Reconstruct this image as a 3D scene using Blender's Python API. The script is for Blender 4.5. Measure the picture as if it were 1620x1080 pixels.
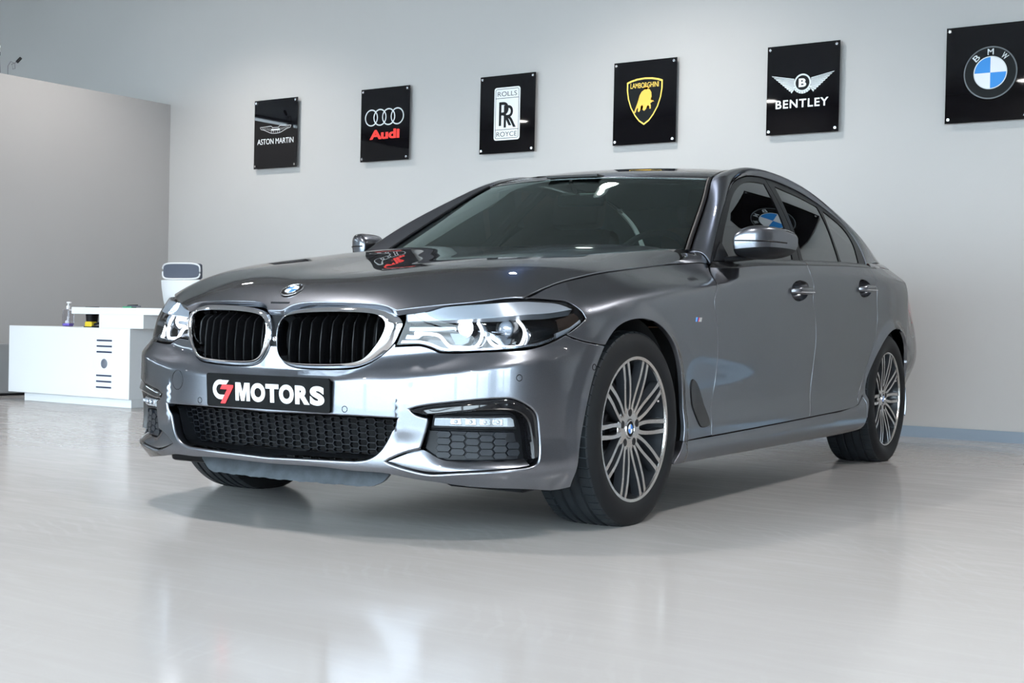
import bpy, bmesh, math, random
import numpy as np
from mathutils import Vector, Matrix
from mathutils.geometry import delaunay_2d_cdt

for _o in list(bpy.data.objects): bpy.data.objects.remove(_o)
scene = bpy.context.scene
COL = scene.collection
random.seed(7); np.random.seed(7)

# ---------------------------------------------------------------- camera
cam_d = bpy.data.cameras.new('camera'); cam = bpy.data.objects.new('camera', cam_d); COL.objects.link(cam)
_r = Vector((.82292808, .56776128, .02089287)); _u = Vector((-.02392232, -.00211443, .99971158)); _f = Vector((-.5676417, .82319054, -.01184214))
cam.matrix_world = Matrix(((_r.x, _u.x, -_f.x, 3.22473712), (_r.y, _u.y, -_f.y, -4.05727963), (_r.z, _u.z, -_f.z, .67337243), (0, 0, 0, 1)))
cam_d.sensor_width = 36.0; cam_d.lens = 2177.03 / 1620 * 36
cam_d.clip_start = .05; cam_d.clip_end = 200
scene.camera = cam

# ---------------------------------------------------------------- world: pale overcast daylight outside the glazed front
world = bpy.data.worlds.new('daylight'); scene.world = world; world.use_nodes = True
_bg = world.node_tree.nodes['Background']; _bg.inputs[0].default_value = (.76, .89, 1.0, 1); _bg.inputs[1].default_value = SKY_STRENGTH = 20.0

# ---------------------------------------------------------------- exposure
vs = scene.view_settings; vs.view_transform = 'Standard'; vs.look = 'None'; vs.gamma = 1.0; vs.use_curve_mapping = False
vs.exposure = -.65
scene.display_settings.display_device = 'sRGB'
scene.cycles.use_denoising = True
scene.cycles.max_bounces = 10; scene.cycles.diffuse_bounces = 4; scene.cycles.glossy_bounces = 6; scene.cycles.transmission_bounces = 8; scene.cycles.transparent_max_bounces = 12
scene.cycles.caustics_reflective = False; scene.cycles.caustics_refractive = False
scene.cycles.sample_clamp_indirect = 6.0

# the room (metres, world frame): x along the sign wall, y towards it, z up
ROOM_X0, ROOM_X1, WALL_Y, FRONT_Y, CEIL_Z = -13.0, 8.0, 4.826, -5.7, 4.02
CAR_ANGLE = .058133
# ---------------------------------------------------------------- geometry core (car frame: x left, y rearward, z up)
def spl(xs, ys):
    """natural cubic spline with linear ends"""
    x = np.asarray(xs, float); y = np.asarray(ys, float)
    if y.ndim == 1: y = y[:, None]; flat = True
    else: flat = False
    n = len(x); h = np.diff(x)
    A = np.zeros((n, n)); B = np.zeros((n, y.shape[1])); A[0, 0] = A[-1, -1] = 1
    for i in range(1, n - 1):
        A[i, i - 1] = h[i - 1]; A[i, i] = 2 * (h[i - 1] + h[i]); A[i, i + 1] = h[i]
        B[i] = 6 * ((y[i + 1] - y[i]) / h[i] - (y[i] - y[i - 1]) / h[i - 1])
    M = np.linalg.solve(A, B)
    def f(t):
        t = np.asarray(t, float); tt = np.clip(t, x[0], x[-1])
        k = np.clip(np.searchsorted(x, tt) - 1, 0, n - 2)
        d = (tt - x[k])[..., None]; e = (x[k + 1] - tt)[..., None]; hh = h[k][..., None]
        v = M[k] * e**3 / (6 * hh) + M[k + 1] * d**3 / (6 * hh) + (y[k] / hh - M[k] * hh / 6) * e + (y[k + 1] / hh - M[k + 1] * hh / 6) * d
        d0 = (y[1] - y[0]) / h[0] - h[0] * (2 * M[0] + M[1]) / 6
        d1 = (y[-1] - y[-2]) / h[-1] + h[-1] * (M[-2] + 2 * M[-1]) / 6
        v = v + np.where((t < x[0])[..., None], (t - x[0])[..., None] * d0, 0) + np.where((t > x[-1])[..., None], (t - x[-1])[..., None] * d1, 0)
        return v[..., 0] if flat else v
    return f

def lin(xs, ys):
    """smooth monotone (pchip-like) interpolation, flat outside"""
    x = np.asarray(xs, float); y = np.asarray(ys, float); h = np.diff(x); dl = np.diff(y) / h
    m = np.zeros(len(x))
    for i in range(1, len(x) - 1):
        if dl[i - 1] * dl[i] > 0:
            w1 = 2 * h[i] + h[i - 1]; w2 = h[i] + 2 * h[i - 1]
            m[i] = (w1 + w2) / (w1 / dl[i - 1] + w2 / dl[i])
    def f(t):
        t = np.clip(np.asarray(t, float), x[0], x[-1]); k = np.clip(np.searchsorted(x, t) - 1, 0, len(x) - 2)
        u = (t - x[k]) / h[k]
        return ((2*u**3 - 3*u**2 + 1) * y[k] + (u**3 - 2*u**2 + u) * h[k] * m[k] + (-2*u**3 + 3*u**2) * y[k + 1] + (u**3 - u**2) * h[k] * m[k + 1])
    return f

def sst(a, b, t):
    u = np.clip((t - a) / (b - a), 0, 1); return u * u * (3 - 2 * u)
def softp(x, w):
    x = np.asarray(x, float) / w
    return w * np.logaddexp(0, x)

# ---- plan outline of the body
BASE = [(0, -.837), (.15, -.836), (.30, -.830), (.42, -.811), (.53, -.780), (.645, -.735), (.755, -.668), (.840, -.562), (.888, -.41), (.911, -.25),
        (.921, -.10), (.929, .1), (.934, .5), (.936, 1.2), (.936, 2.0), (.936, 2.6), (.938, 3.0), (.920, 3.36), (.878, 3.68), (.800, 3.90),
        (.65, 4.02), (.45, 4.075), (.2, 4.095), (0, 4.099)]
_p = np.array([(-x, y) for x, y in BASE[2:0:-1]] + BASE + [(-x, y) for x, y in BASE[-2:-4:-1]])
_c = np.concatenate([[0], np.cumsum(np.hypot(*np.diff(_p, axis=0).T))])
_f = spl(_c, _p); _t = np.linspace(_c[2], _c[-3], 6000); _q = _f(_t)
_arc = np.concatenate([[0], np.cumsum(np.hypot(*np.diff(_q, axis=0).T))])
_off = np.interp(1.5, _q[:, 1], _arc) - 1.5
S0 = -_off; S1 = _arc[-1] - _off          # nose centre and tail centre
_tan = np.gradient(_q, axis=0); _tan /= np.linalg.norm(_tan, axis=1)[:, None]
def base(s):
    a = s + _off
    x = np.interp(a, _arc, _q[:, 0]); y = np.interp(a, _arc, _q[:, 1])
    tx = np.interp(a, _arc, _tan[:, 0]); ty = np.interp(a, _arc, _tan[:, 1])
    return x, y, ty, -tx            # point and outward normal

ZS = lin([-1.6, -.8, -.45, -.3, 0, .5, 1.0, 1.6, 2.5, 3.2, 4.2], [.60, .62, .66, .69, .765, .80, .83, .85, .885, .89, .88])
ZC = lin([-1.6, -.9, -.6, -.3, -.1, .1, .65, .96, 1.72, 2.6, 3.3, 4.2], [.68, .68, .69, .735, .775, .80, .847, .877, .932, .95, .955, .95])
KC = lin([-1.6, -1.1, -.85, -.57, -.40, -.3, 0, .3, .55, .70, .9, 2.5, 2.9, 3.3, 4.2], [0, 0, .25, .70, 1.0, 1.25, 1.75, 1.7, 1.45, .85, .36, .36, .6, 1.1, 1.4])
WC = lin([-1.6, -.3, 0, .3, .65, 4.2], [.02, .02, .016, .009, .005, .005])
KS = lin([-1.6, -.6, -.3, .1, .5, .85, 2.6, 3.1, 4.2], [0, 0, .22, .28, .26, .10, .10, .20, .26])
ST = lin([S0, -1.25, -1.06, -.92, -.78, -.65, -.45, -.3], [.017, .027, .044, .054, .046, .028, .012, 0])
KF = lin([S0, -1.06, -.9, -.6, -.45, -.3], [.12, .12, .14, .16, .10, 0])
Z1 = lin([S0, -1.25, -1.08, -.9, -.6, -.45, -.3], [.486, .485, .484, .505, .550, .565, .57])
Z2 = lin([S0, -1.25, -1.08, -.9, -.6, -.45, -.3], [.519, .523, .575, .588, .605, .62, .63])
ZSILL = lin([.2, .37, .675, 1.8, 2.30, 2.42, 2.53, 2.7], [.26, .261, .265, .286, .298, .306, .347, .40])
AF = (-.02, .33, .372); AR = (2.995, .33, .366)      # wheel arches: y, z, radius

def dA(s, z):
    d = -KS(s) * softp(z - ZS(s), .014) - KC(s) * softp(z - ZC(s), WC(s))
    d = d - ST(s) * sst(0, 1, (z - Z1(s)) / (Z2(s) - Z1(s))) - KF(s) * softp(z - .55, .015)
    front = 1 - sst(-.45, -.25, s)
    flank = sst(.15, .5, s) * (1 - sst(3.3, 3.6, s))
    rear = sst(3.3, 3.6, s)
    # front lower: lip forward, tucked below
    d = d + front * (.006 * np.exp(-((z - .24) / .05)**2) - .75 * softp(.215 - z, .010))
    # raised fin beside the centre panel, running down to the intake corner
    d = d + .0075 * sst(0, 1, (s + 1.020) / .016) * (1 - sst(-.985, -.90, s)) * sst(.475, .425, z) * sst(.30, .35, z)
    # doors: hollow below the shoulder, flare to the sill
    d = d + flank * (-.020 * sst(.66, .42, z) + .016 * sst(.40, .30, z))
    zs = ZSILL(s)
    d = d + flank * (.012 * sst(0, -.035, z - zs) - .62 * softp(.205 - z, .012))
    d = d + rear * (-.085 * sst(.56, .27, z) - .7 * softp(.25 - z, .01))
    d = d - rear * .20 * softp(z - .62, .03)
    for (cy, cz, r), fl in ((AF, .011), (AR, .017)):
        q = np.hypot(s - cy, z - cz)
        d = d + fl * (1 - sst(r + .004, r + .060, q)) * (sst(.10, .3, z) if cy < 1 else sst(.30, .52, z))
    return d

def A(s, z):
    s = np.asarray(s, float); z = np.asarray(z, float)
    sg = np.where(s < S0, -1.0, 1.0); ss = np.where(s < S0, 2 * S0 - s, s)
    x, y, nx, ny = base(ss); d = dA(ss, z)
    return np.stack([sg * (x + nx * d), y + ny * d, z + 0 * x], -1)

# ---- bonnet z = H(x, y)
HX = [0, .14, .28, .40, .52, .64, .76, .86]
HY = [-.86, -.80, -.73, -.65, -.52, -.35, -.10, .15, .40, .70]
HZ = np.array([
 # x=0   .14   .28   .40   .52   .64   .76   .86
 [.655, .650, .640, .615, .580, .545, .500, .450],   # -.86
 [.719, .716, .707, .685, .650, .610, .560, .500],   # -.80
 [.772, .770, .762, .745, .712, .670, .615, .550],   # -.73
 [.806, .805, .801, .788, .761, .722, .668, .605],   # -.65
 [.838, .839, .841, .837, .824, .800, .753, .685],   # -.52
 [.868, .870, .876, .878, .873, .855, .803, .735],   # -.35
 [.908, .910, .917, .919, .913, .894, .849, .790],   # -.10
 [.944, .946, .953, .954, .944, .922, .881, .835],   # .15
 [.977, .979, .984, .983, .974, .953, .909, .860],   # .40
 [1.012, 1.013, 1.014, 1.013, 1.008, .997, .958, .89]])  # .70
_hx = np.array([-v for v in HX[:0:-1]] + HX); _hz = np.concatenate([HZ[:, :0:-1], HZ], 1)
_hsy = spl(HY, _hz)
_HXN = 481; _hxg = np.linspace(-.9, .9, _HXN); _hyg = np.linspace(-.9, .8, 681)
_HG = spl(_hx, _hsy(_hyg).T)(_hxg).T       # [y, x]
def bil(G, xg, yg, x, y):
    # bicubic (Catmull-Rom) lookup
    fx = (x - xg[0]) / (xg[1] - xg[0]); fy = (y - yg[0]) / (yg[1] - yg[0])
    ix = np.clip(np.floor(fx).astype(int), 1, len(xg) - 3); iy = np.clip(np.floor(fy).astype(int), 1, len(yg) - 3)
    u = fx - ix; v = fy - iy
    def w(t): return [-.5*t + t*t - .5*t**3, 1 - 2.5*t*t + 1.5*t**3, .5*t + 2*t*t - 1.5*t**3, -.5*t*t + .5*t**3]
    wx, wy = w(u), w(v); r = 0
    for j in range(4):
        for i in range(4): r = r + wy[j] * wx[i] * G[iy + j - 1, ix + i - 1]
    return r
def H(x, y):
    x = np.asarray(x, float); y = np.asarray(y, float)
    return np.stack([x, y, bil(_HG, _hxg, _hyg, x, y)], -1)

# ---- side glass plane x = E(y, z)
def E_(y, z):
    y = np.asarray(y, float); z = np.asarray(z, float); dz = z - .98
    x = .874 - .50 * dz - .37 * dz * dz
    x = x - .035 * np.clip((1.15 - y) / .6, 0, 3)**2 - .014 * np.clip((y - 2.0) / 1.0, 0, 3)**2
    return np.stack([x, y, z], -1)
# outlines measured on the surfaces (surface coordinates, metres)
CV = {
 'A_hl_bot': [(-1.0389,0.6003),(-0.9986,0.6031),(-0.9581,0.605)],
 'A_hl_notch': [(-0.9581,0.605),(-0.9327,0.5997),(-0.8906,0.5847)],
 'A_hl_low': [(-0.8906,0.5847),(-0.8619,0.5838),(-0.7662,0.5883),(-0.6966,0.5927),(-0.6212,0.5972),(-0.5507,0.6064),(-0.4736,0.6279),(-0.4205,0.6506),(-0.371,0.6783),(-0.3367,0.7021)],
 'A_hl_out': [(-0.3367,0.7021),(-0.3402,0.7202),(-0.3562,0.741),(-0.371,0.7516),(-0.4129,0.7561),(-0.4915,0.7586),(-0.5511,0.7572)],
 'A_hl_top': [(-0.5524,0.7554),(-0.646,0.7474),(-0.7339,0.7405),(-0.8719,0.7277),(-0.9663,0.718),(-1.0169,0.7123)],
 'A_hl_in': [(-1.0169,0.7123),(-1.0128,0.6846),(-1.0232,0.6488),(-1.039,0.605)],
 'A_kid_out': [(-1.485,0.6127),(-1.486,0.6374),(-1.4817,0.6642),(-1.4661,0.6891),(-1.4369,0.7041),(-1.3741,0.7149),(-1.2832,0.7201),(-1.1943,0.7213),(-1.1261,0.7184),(-1.0773,0.7112),(-1.0412,0.6959),(-1.0213,0.6726),(-1.027,0.6487),(-1.0429,0.6128),(-1.0666,0.5866),(-1.1112,0.5531),(-1.1581,0.5329),(-1.2105,0.5253),(-1.2994,0.5217),(-1.3734,0.5221),(-1.4178,0.5267),(-1.4491,0.54),(-1.4711,0.5669),(-1.4812,0.5908)],
 'A_kid_in': [(-1.4721,0.613),(-1.4709,0.6521),(-1.4534,0.6797),(-1.4162,0.6923),(-1.317,0.6999),(-1.2104,0.7014),(-1.1253,0.6984),(-1.0979,0.6916),(-1.0764,0.6715),(-1.0777,0.6477),(-1.0945,0.6123),(-1.121,0.5764),(-1.1456,0.555),(-1.1716,0.5457),(-1.2117,0.54),(-1.3,0.5359),(-1.3916,0.5361),(-1.43,0.5408),(-1.4543,0.5553),(-1.4661,0.5791)],
 'A_bump_fender': [(-0.4256,0.6461),(-0.4032,0.6376),(-0.3144,0.6202),(-0.2536,0.6134)],
 'A_ci_top': [(-1.5081,0.3722),(-1.3762,0.3752),(-1.2408,0.3769),(-1.1223,0.3773),(-1.0106,0.3757)],
 'A_ci_side': [(-1.0106,0.3757),(-1.0314,0.3326),(-1.0515,0.2943),(-1.075,0.2671),(-1.1058,0.2496),(-1.1481,0.2415)],
 'A_ci_bot': [(-1.1481,0.2415),(-1.2338,0.2392),(-1.3842,0.2351),(-1.5006,0.2315)],
 'A_si_top': [(-0.9625,0.4077),(-0.9255,0.4174),(-0.8383,0.4302),(-0.7521,0.4405),(-0.6798,0.4457),(-0.6508,0.4445),(-0.6193,0.4344),(-0.5861,0.4154),(-0.5687,0.3976),(-0.5593,0.3568),(-0.554,0.2993),(-0.5564,0.2683),(-0.5626,0.25),(-0.5848,0.238),(-0.6317,0.2315),(-0.7199,0.2247),(-0.8339,0.2153),(-0.9075,0.2104),(-0.9514,0.2175),(-0.9912,0.2277),(-1.0399,0.2443)],
 'A_si_v': [(-1.0399,0.2443),(-0.9919,0.2681),(-0.9317,0.2863)],
 'A_si_left': [(-0.9317,0.2863),(-0.9274,0.2979),(-0.9123,0.3473),(-0.9064,0.3855)],
 'A_si_trim': [(-0.9064,0.3855),(-0.9305,0.3899),(-0.9514,0.3979),(-0.9625,0.4077)],
 'A_fog': [(-0.8945,0.3839),(-0.6393,0.3895),(-0.6327,0.3749),(-0.6302,0.3574),(-0.8979,0.3576)],
 'A_mesh_out': [(-0.9114,0.3407),(-0.6278,0.3398),(-0.6196,0.2623),(-0.8611,0.2556),(-0.8951,0.2698),(-0.9259,0.2918)],
 'A_blade_in': [(-0.9064,0.3855),(-0.8259,0.3976),(-0.7293,0.4103),(-0.6603,0.4138),(-0.6187,0.406),(-0.5941,0.3784),(-0.5795,0.3117),(-0.574,0.2591)],
 'A_bump_bot': [(-1.5093,0.2053),(-1.3753,0.2088),(-1.2483,0.2096),(-1.1553,0.2055),(-1.0463,0.2037),(-0.9758,0.1925),(-0.8856,0.1818),(-0.7844,0.1703),(-0.6531,0.1645),(-0.5204,0.1551),(-0.4257,0.1488),(-0.3755,0.1571)],
 'A_arch_f_front': [(-0.3755,0.1571),(-0.371,0.1698),(-0.3892,0.2343),(-0.3591,0.3234),(-0.3227,0.4436),(-0.2809,0.555),(-0.2536,0.6134)],
 'A_door_f': [(0.7068,0.9186),(0.6804,0.8891),(0.6545,0.8517),(0.6192,0.8042),(0.6085,0.779),(0.6288,0.7157),(0.6466,0.6518),(0.6609,0.59),(0.6678,0.4554),(0.635,0.3696),(0.6178,0.3071)],
 'A_door_b': [(1.6482,0.9559),(1.7076,0.9254),(1.7348,0.8846),(1.7247,0.8212),(1.7476,0.7591),(1.7701,0.6969),(1.7768,0.6328),(1.7799,0.5693),(1.7817,0.4566),(1.758,0.3633),(1.7111,0.2948)],
 'A_door_c': [(2.605,1.0006),(2.65,0.942),(2.7026,0.8981),(2.6807,0.8381),(2.7148,0.7914),(2.7197,0.7294),(2.6936,0.6719),(2.6439,0.5812),(2.5899,0.4699),(2.519,0.3862),(2.4558,0.3509)],
 'A_sill': [(0.2761,0.2689),(0.6014,0.2711),(1.7079,0.2921),(2.3221,0.3085),(2.4558,0.3509)],
 'A_sill_bot': [(0.2565,0.1852),(0.9637,0.1868),(1.9647,0.1843)],
 'A_shut': [(-0.5502,0.7585),(-0.457,0.7828),(-0.35,0.8107),(-0.2119,0.8329),(-0.0696,0.8544),(0.084,0.8731),(0.2986,0.8955),(0.481,0.9132)],
 'A_gill': [(0.4488,0.4871),(0.4773,0.4829),(0.5262,0.4474),(0.595,0.3145),(0.5761,0.3083),(0.5116,0.3093),(0.4929,0.3266)],
 'A_mbadge': [(0.439,0.7159),(0.4847,0.7178),(0.4856,0.7014),(0.4398,0.6996)],
 'A_handle_f': [(1.4534,0.8582),(1.4794,0.8753),(1.5413,0.8918),(1.6129,0.8904),(1.6647,0.8737),(1.6579,0.8444),(1.6248,0.8227),(1.5467,0.8074),(1.4752,0.8165),(1.4459,0.8378)],
 'A_handle_r': [(2.4069,0.9042),(2.4259,0.9233),(2.4809,0.9323),(2.5547,0.9235),(2.5897,0.9084),(2.6017,0.883),(2.5707,0.8633),(2.5023,0.851),(2.4337,0.8592),(2.4084,0.8814)],
 'A_belt': [(0.7121,0.9223),(1.1275,0.946),(1.6506,0.9706),(2.1938,0.992),(2.6149,1.0027)],
 'A_sens1': [(-1.1903,0.3999)],
 'A_sens2': [(-0.6284,0.512)],
 'A_tow': [(-1.9227,0.4634)],
 'A_crease_w': [(1.7076,0.9254),(2.1356,0.9463),(2.6084,0.9705)],
 'E_U': [(0.6882,0.9259),(0.768,0.9892),(0.9663,1.1141),(1.1916,1.2237),(1.336,1.2865),(1.4867,1.3352),(1.6655,1.3711),(1.8141,1.3878),(1.9405,1.3914),(2.1845,1.3863),(2.4221,1.3598),(2.56,1.329),(2.7094,1.2851),(2.822,1.2248),(2.8628,1.173),(2.8639,1.1237),(2.8424,1.0779),(2.7906,1.0121)],
 'E_glassF_top': [(0.7367,0.9464),(0.8696,1.0317),(1.0867,1.155),(1.2543,1.2375),(1.4001,1.2927),(1.5813,1.3385),(1.7334,1.3586),(1.8993,1.3644)],
 'E_Bp_f': [(1.89,1.3623),(1.7549,1.1483),(1.6321,0.9834)],
 'E_Bp_m': [(1.9626,1.3697),(1.8769,1.1958),(1.6939,0.9865)],
 'E_Bp_r': [(2.0234,1.3666),(1.9035,1.177),(1.7707,0.9876)],
 'E_rearglass_top': [(2.2042,1.4523),(2.1348,1.3535),(2.3072,1.3394),(2.5122,1.3076)],
 'E_div_f': [(2.5281,1.3114),(2.468,1.2083),(2.39,1.1043),(2.3289,1.0109)],
 'E_div_r': [(2.5754,1.2985),(2.5037,1.2109),(2.4238,1.1063),(2.3615,1.0125)],
 'E_qglass': [(2.5802,1.2868),(2.7085,1.2409),(2.7925,1.188),(2.7914,1.1388),(2.7293,1.0815),(2.6458,1.0219)],
 'E_dlo_rear': [(2.8273,1.1312),(2.7972,1.0902),(2.725,1.0258)],
 'E_beltE': [(0.6973,0.9288),(1.1775,0.9564),(1.7574,0.984),(2.3415,1.007),(2.7739,1.0185)],
 'H_hood_front': [(0.0381,-0.8159),(0.0451,-0.8057),(0.0638,-0.7955),(0.0952,-0.7872),(0.1683,-0.781),(0.274,-0.7722),(0.3426,-0.7635),(0.4036,-0.757),(0.4305,-0.7587),(0.4497,-0.76)],
 'H_hood_hl': [(0.4497,-0.76),(0.5099,-0.721),(0.5796,-0.6667),(0.6713,-0.5939),(0.7603,-0.5076)],
 'H_shut': [(0.7603,-0.5076),(0.7666,-0.4281),(0.7594,-0.3076),(0.7614,-0.1852),(0.7626,-0.0536),(0.7645,0.1),(0.7654,0.314),(0.7766,0.4868),(0.7824,0.5515),(0.7811,0.6135),(0.7694,0.6709),(0.7356,0.7551)],
 'H_badge': [(-0.0018,-0.7274)],
}
# ---------------------------------------------------------------- materials
def new_mat(name):
    m = bpy.data.materials.new(name); m.use_nodes = True
    nt = m.node_tree; b = nt.nodes['Principled BSDF']
    return m, nt, b
def pmat(name, col, rough=.5, metal=0., coat=0., spec=.5, trans=0., ior=1.45, emit=None, estr=0., bump=None, coat_rough=.03, var=None):
    m, nt, b = new_mat(name)
    b.inputs['Base Color'].default_value = (*col, 1); b.inputs['Roughness'].default_value = rough; b.inputs['Metallic'].default_value = metal
    b.inputs['Coat Weight'].default_value = coat; b.inputs['Coat Roughness'].default_value = coat_rough
    b.inputs['Specular IOR Level'].default_value = spec; b.inputs['Transmission Weight'].default_value = trans; b.inputs['IOR'].default_value = ior
    if emit: b.inputs['Emission Color'].default_value = (*emit, 1); b.inputs['Emission Strength'].default_value = estr
    tc = nt.nodes.new('ShaderNodeTexCoord')
    if var:      # (scale, amount): slight tone variation
        n = nt.nodes.new('ShaderNodeTexNoise'); n.inputs['Scale'].default_value = var[0]; n.inputs['Detail'].default_value = 4
        nt.links.new(tc.outputs['Object'], n.inputs['Vector'])
        mx = nt.nodes.new('ShaderNodeMix'); mx.data_type = 'RGBA'
        lo = [max(0, c * (1 - var[1])) for c in col]; hi = [min(1, c * (1 + var[1])) for c in col]
        mx.inputs['A'].default_value = (*lo, 1); mx.inputs['B'].default_value = (*hi, 1)
        nt.links.new(n.outputs['Fac'], mx.inputs['Factor']); nt.links.new(mx.outputs['Result'], b.inputs['Base Color'])
    if bump:     # (scale, strength, distance)
        n = nt.nodes.new('ShaderNodeTexNoise'); n.inputs['Scale'].default_value = bump[0]; n.inputs['Detail'].default_value = 3
        nt.links.new(tc.outputs['Object'], n.inputs['Vector'])
        bp = nt.nodes.new('ShaderNodeBump'); bp.inputs['Strength'].default_value = bump[1]; bp.inputs['Distance'].default_value = bump[2]
        nt.links.new(n.outputs['Fac'], bp.inputs['Height']); nt.links.new(bp.outputs['Normal'], b.inputs['Normal'])
    return m

def paint_mat():
    m, nt, b = new_mat('metallic_grey_paint')
    b.inputs['Metallic'].default_value = 1.0; b.inputs['Roughness'].default_value = .30; b.inputs['Specular Tint'].default_value = (.085, .088, .095, 1)
    b.inputs['Coat Weight'].default_value = 1.0; b.inputs['Coat Roughness'].default_value = .012; b.inputs['Coat IOR'].default_value = 1.52
    tc = nt.nodes.new('ShaderNodeTexCoord'); v = nt.nodes.new('ShaderNodeTexVoronoi'); v.inputs['Scale'].default_value = 1400
    nt.links.new(tc.outputs['Object'], v.inputs['Vector'])
    mx = nt.nodes.new('ShaderNodeMix'); mx.data_type = 'RGBA'
    mx.inputs['A'].default_value = (.170, .181, .206, 1); mx.inputs['B'].default_value = (.210, .222, .252, 1)
    sep = nt.nodes.new('ShaderNodeSeparateColor'); nt.links.new(v.outputs['Color'], sep.inputs['Color'])
    nt.links.new(sep.outputs['Red'], mx.inputs['Factor']); nt.links.new(mx.outputs['Result'], b.inputs['Base Color'])
    return m
def glass_mat(name, tint, rough=.0, ior=1.45, refl=(1, 1, 1)):
    """thin glass: mirror-like reflection at glancing angles over a tinted see-through sheet"""
    m, nt, b = new_mat(name); nt.nodes.remove(b); out = nt.nodes['Material Output']
    t = nt.nodes.new('ShaderNodeBsdfTransparent'); t.inputs['Color'].default_value = (*tint, 1)
    g = nt.nodes.new('ShaderNodeBsdfGlossy'); g.inputs['Roughness'].default_value = rough; g.inputs['Color'].default_value = (*refl, 1)
    fr = nt.nodes.new('ShaderNodeFresnel'); fr.inputs['IOR'].default_value = ior
    mx = nt.nodes.new('ShaderNodeMixShader')
    nt.links.new(fr.outputs[0], mx.inputs[0]); nt.links.new(t.outputs[0], mx.inputs[1]); nt.links.new(g.outputs[0], mx.inputs[2]); nt.links.new(mx.outputs[0], out.inputs[0])
    return m
def emit_mat(name, col, strength):
    m, nt, b = new_mat(name)
    b.inputs['Base Color'].default_value = (.8, .8, .8, 1); b.inputs['Emission Color'].default_value = (*col, 1); b.inputs['Emission Strength'].default_value = strength
    return m

M = {}
M['paint'] = paint_mat()
M['gloss_black'] = pmat('gloss_black_plastic', (.006, .006, .007), .08, coat=.6, coat_rough=.02)
M['black_plastic'] = pmat('matt_black_plastic', (.007, .0075, .009), .45, spec=.14)
M['mesh_plastic'] = pmat('dark_mesh_plastic', (.007, .008, .0105), .40, spec=.25)
M['liner'] = pmat('black_liner', (.006, .006, .007), .85)
M['trim_black'] = pmat('satin_black_trim', (.007, .007, .008), .25, spec=.28)
M['frame_black'] = pmat('satin_black_window_frame', (.004, .004, .005), .30, spec=.06)
M['chrome'] = pmat('chrome', (.82, .83, .85), .06, metal=1.0)
M['satin_chrome'] = pmat('satin_chrome', (.70, .71, .73), .16, metal=1.0)
M['rubber'] = pmat('tyre_rubber', (.0085, .009, .010), .62, spec=.22, bump=(180, .15, .0006))
M['tread'] = pmat('worn_tread_rubber', (.013, .016, .019), .55, spec=.25, var=(14, .35))
M['rim_face'] = pmat('machined_alloy', (.58, .56, .54), .24, metal=1.0)
M['rim_dark'] = pmat('dark_grey_alloy', (.030, .033, .038), .28, metal=.35, coat=.5)
M['disc'] = pmat('brake_disc_steel', (.18, .18, .19), .4, metal=1.0)
M['windscreen'] = glass_mat('green_tinted_glass', (.20, .275, .255), ior=1.75, refl=(.82, 1.0, .97))
M['privacy_glass'] = glass_mat('dark_privacy_glass', (.030, .030, .034), ior=1.37)
M['clear_lens'] = glass_mat('clear_lens', (.95, .97, 1.0), ior=1.40)
M['white'] = pmat('white_gloss_laminate', (.80, .82, .84), .28)
M['blue'] = pmat('blue_enamel', (.015, .17, .60), .3, coat=.2)
M['white_enamel'] = pmat('white_enamel', (.78, .79, .81), .3, coat=.2)
M['black_enamel'] = pmat('black_enamel', (.003, .003, .0035), .2, spec=.08)
M['red'] = pmat('red_vinyl', (.72, .03, .035), .35)
M['tail_red'] = pmat('red_tail_lens', (.45, .012, .02), .08, coat=.8)

# ---------------------------------------------------------------- object helpers
def link(name, me, mat=None, parent=None, loc=None, rot=None):
    o = bpy.data.objects.new(name, me); COL.objects.link(o)
    if mat is not None and me is not None and not me.materials: me.materials.append(mat)
    if parent is not None: o.parent = parent
    if loc is not None: o.location = loc
    if rot is not None: o.rotation_euler = rot
    return o
def empty(name, loc=(0, 0, 0), rz=0., parent=None):
    o = bpy.data.objects.new(name, None); COL.objects.link(o); o.location = loc; o.rotation_euler = (0, 0, rz); o.empty_display_size = .1
    if parent is not None: o.parent = parent
    return o
def tag(o, label=None, cat=None, group=None, kind=None):
    if label: o['label'] = label
    if cat: o['category'] = cat
    if group: o['group'] = group
    if kind: o['kind'] = kind
    return o
def mesh_from(V, Fc, N=None, smooth=True):
    me = bpy.data.meshes.new('m'); me.from_pydata([tuple(map(float, v)) for v in V], [], [tuple(int(i) for i in f) for f in Fc])
    if smooth: me.polygons.foreach_set('use_smooth', [True] * len(me.polygons))
    if N is not None:
        me.normals_split_custom_set_from_vertices([tuple(map(float, n)) for n in N])
    me.update(); return me
def mirror_mesh(me):
    V = np.zeros(len(me.vertices) * 3); me.vertices.foreach_get('co', V); V = V.reshape(-1, 3) * np.array([-1, 1, 1])
    Fc = [tuple(reversed(p.vertices)) for p in me.polygons]
    return V, Fc
def auto_smooth(me, ang=35):
    """flat facets where the angle is large, smooth elsewhere"""
    bm = bmesh.new(); bm.from_mesh(me)
    for f in bm.faces: f.smooth = True
    for e in bm.edges:
        if len(e.link_faces) == 2:
            an = e.calc_face_angle(0); a1, a2 = (f.calc_area() for f in e.link_faces)
            # a big flat face next to a narrow bevel keeps its own normal
            e.smooth = not (an > math.radians(ang) or (an > math.radians(12) and max(a1, a2) > 12 * min(a1, a2) and min(len(f.verts) for f in e.link_faces) > 3))
    bm.to_mesh(me); bm.free(); return me

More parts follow.
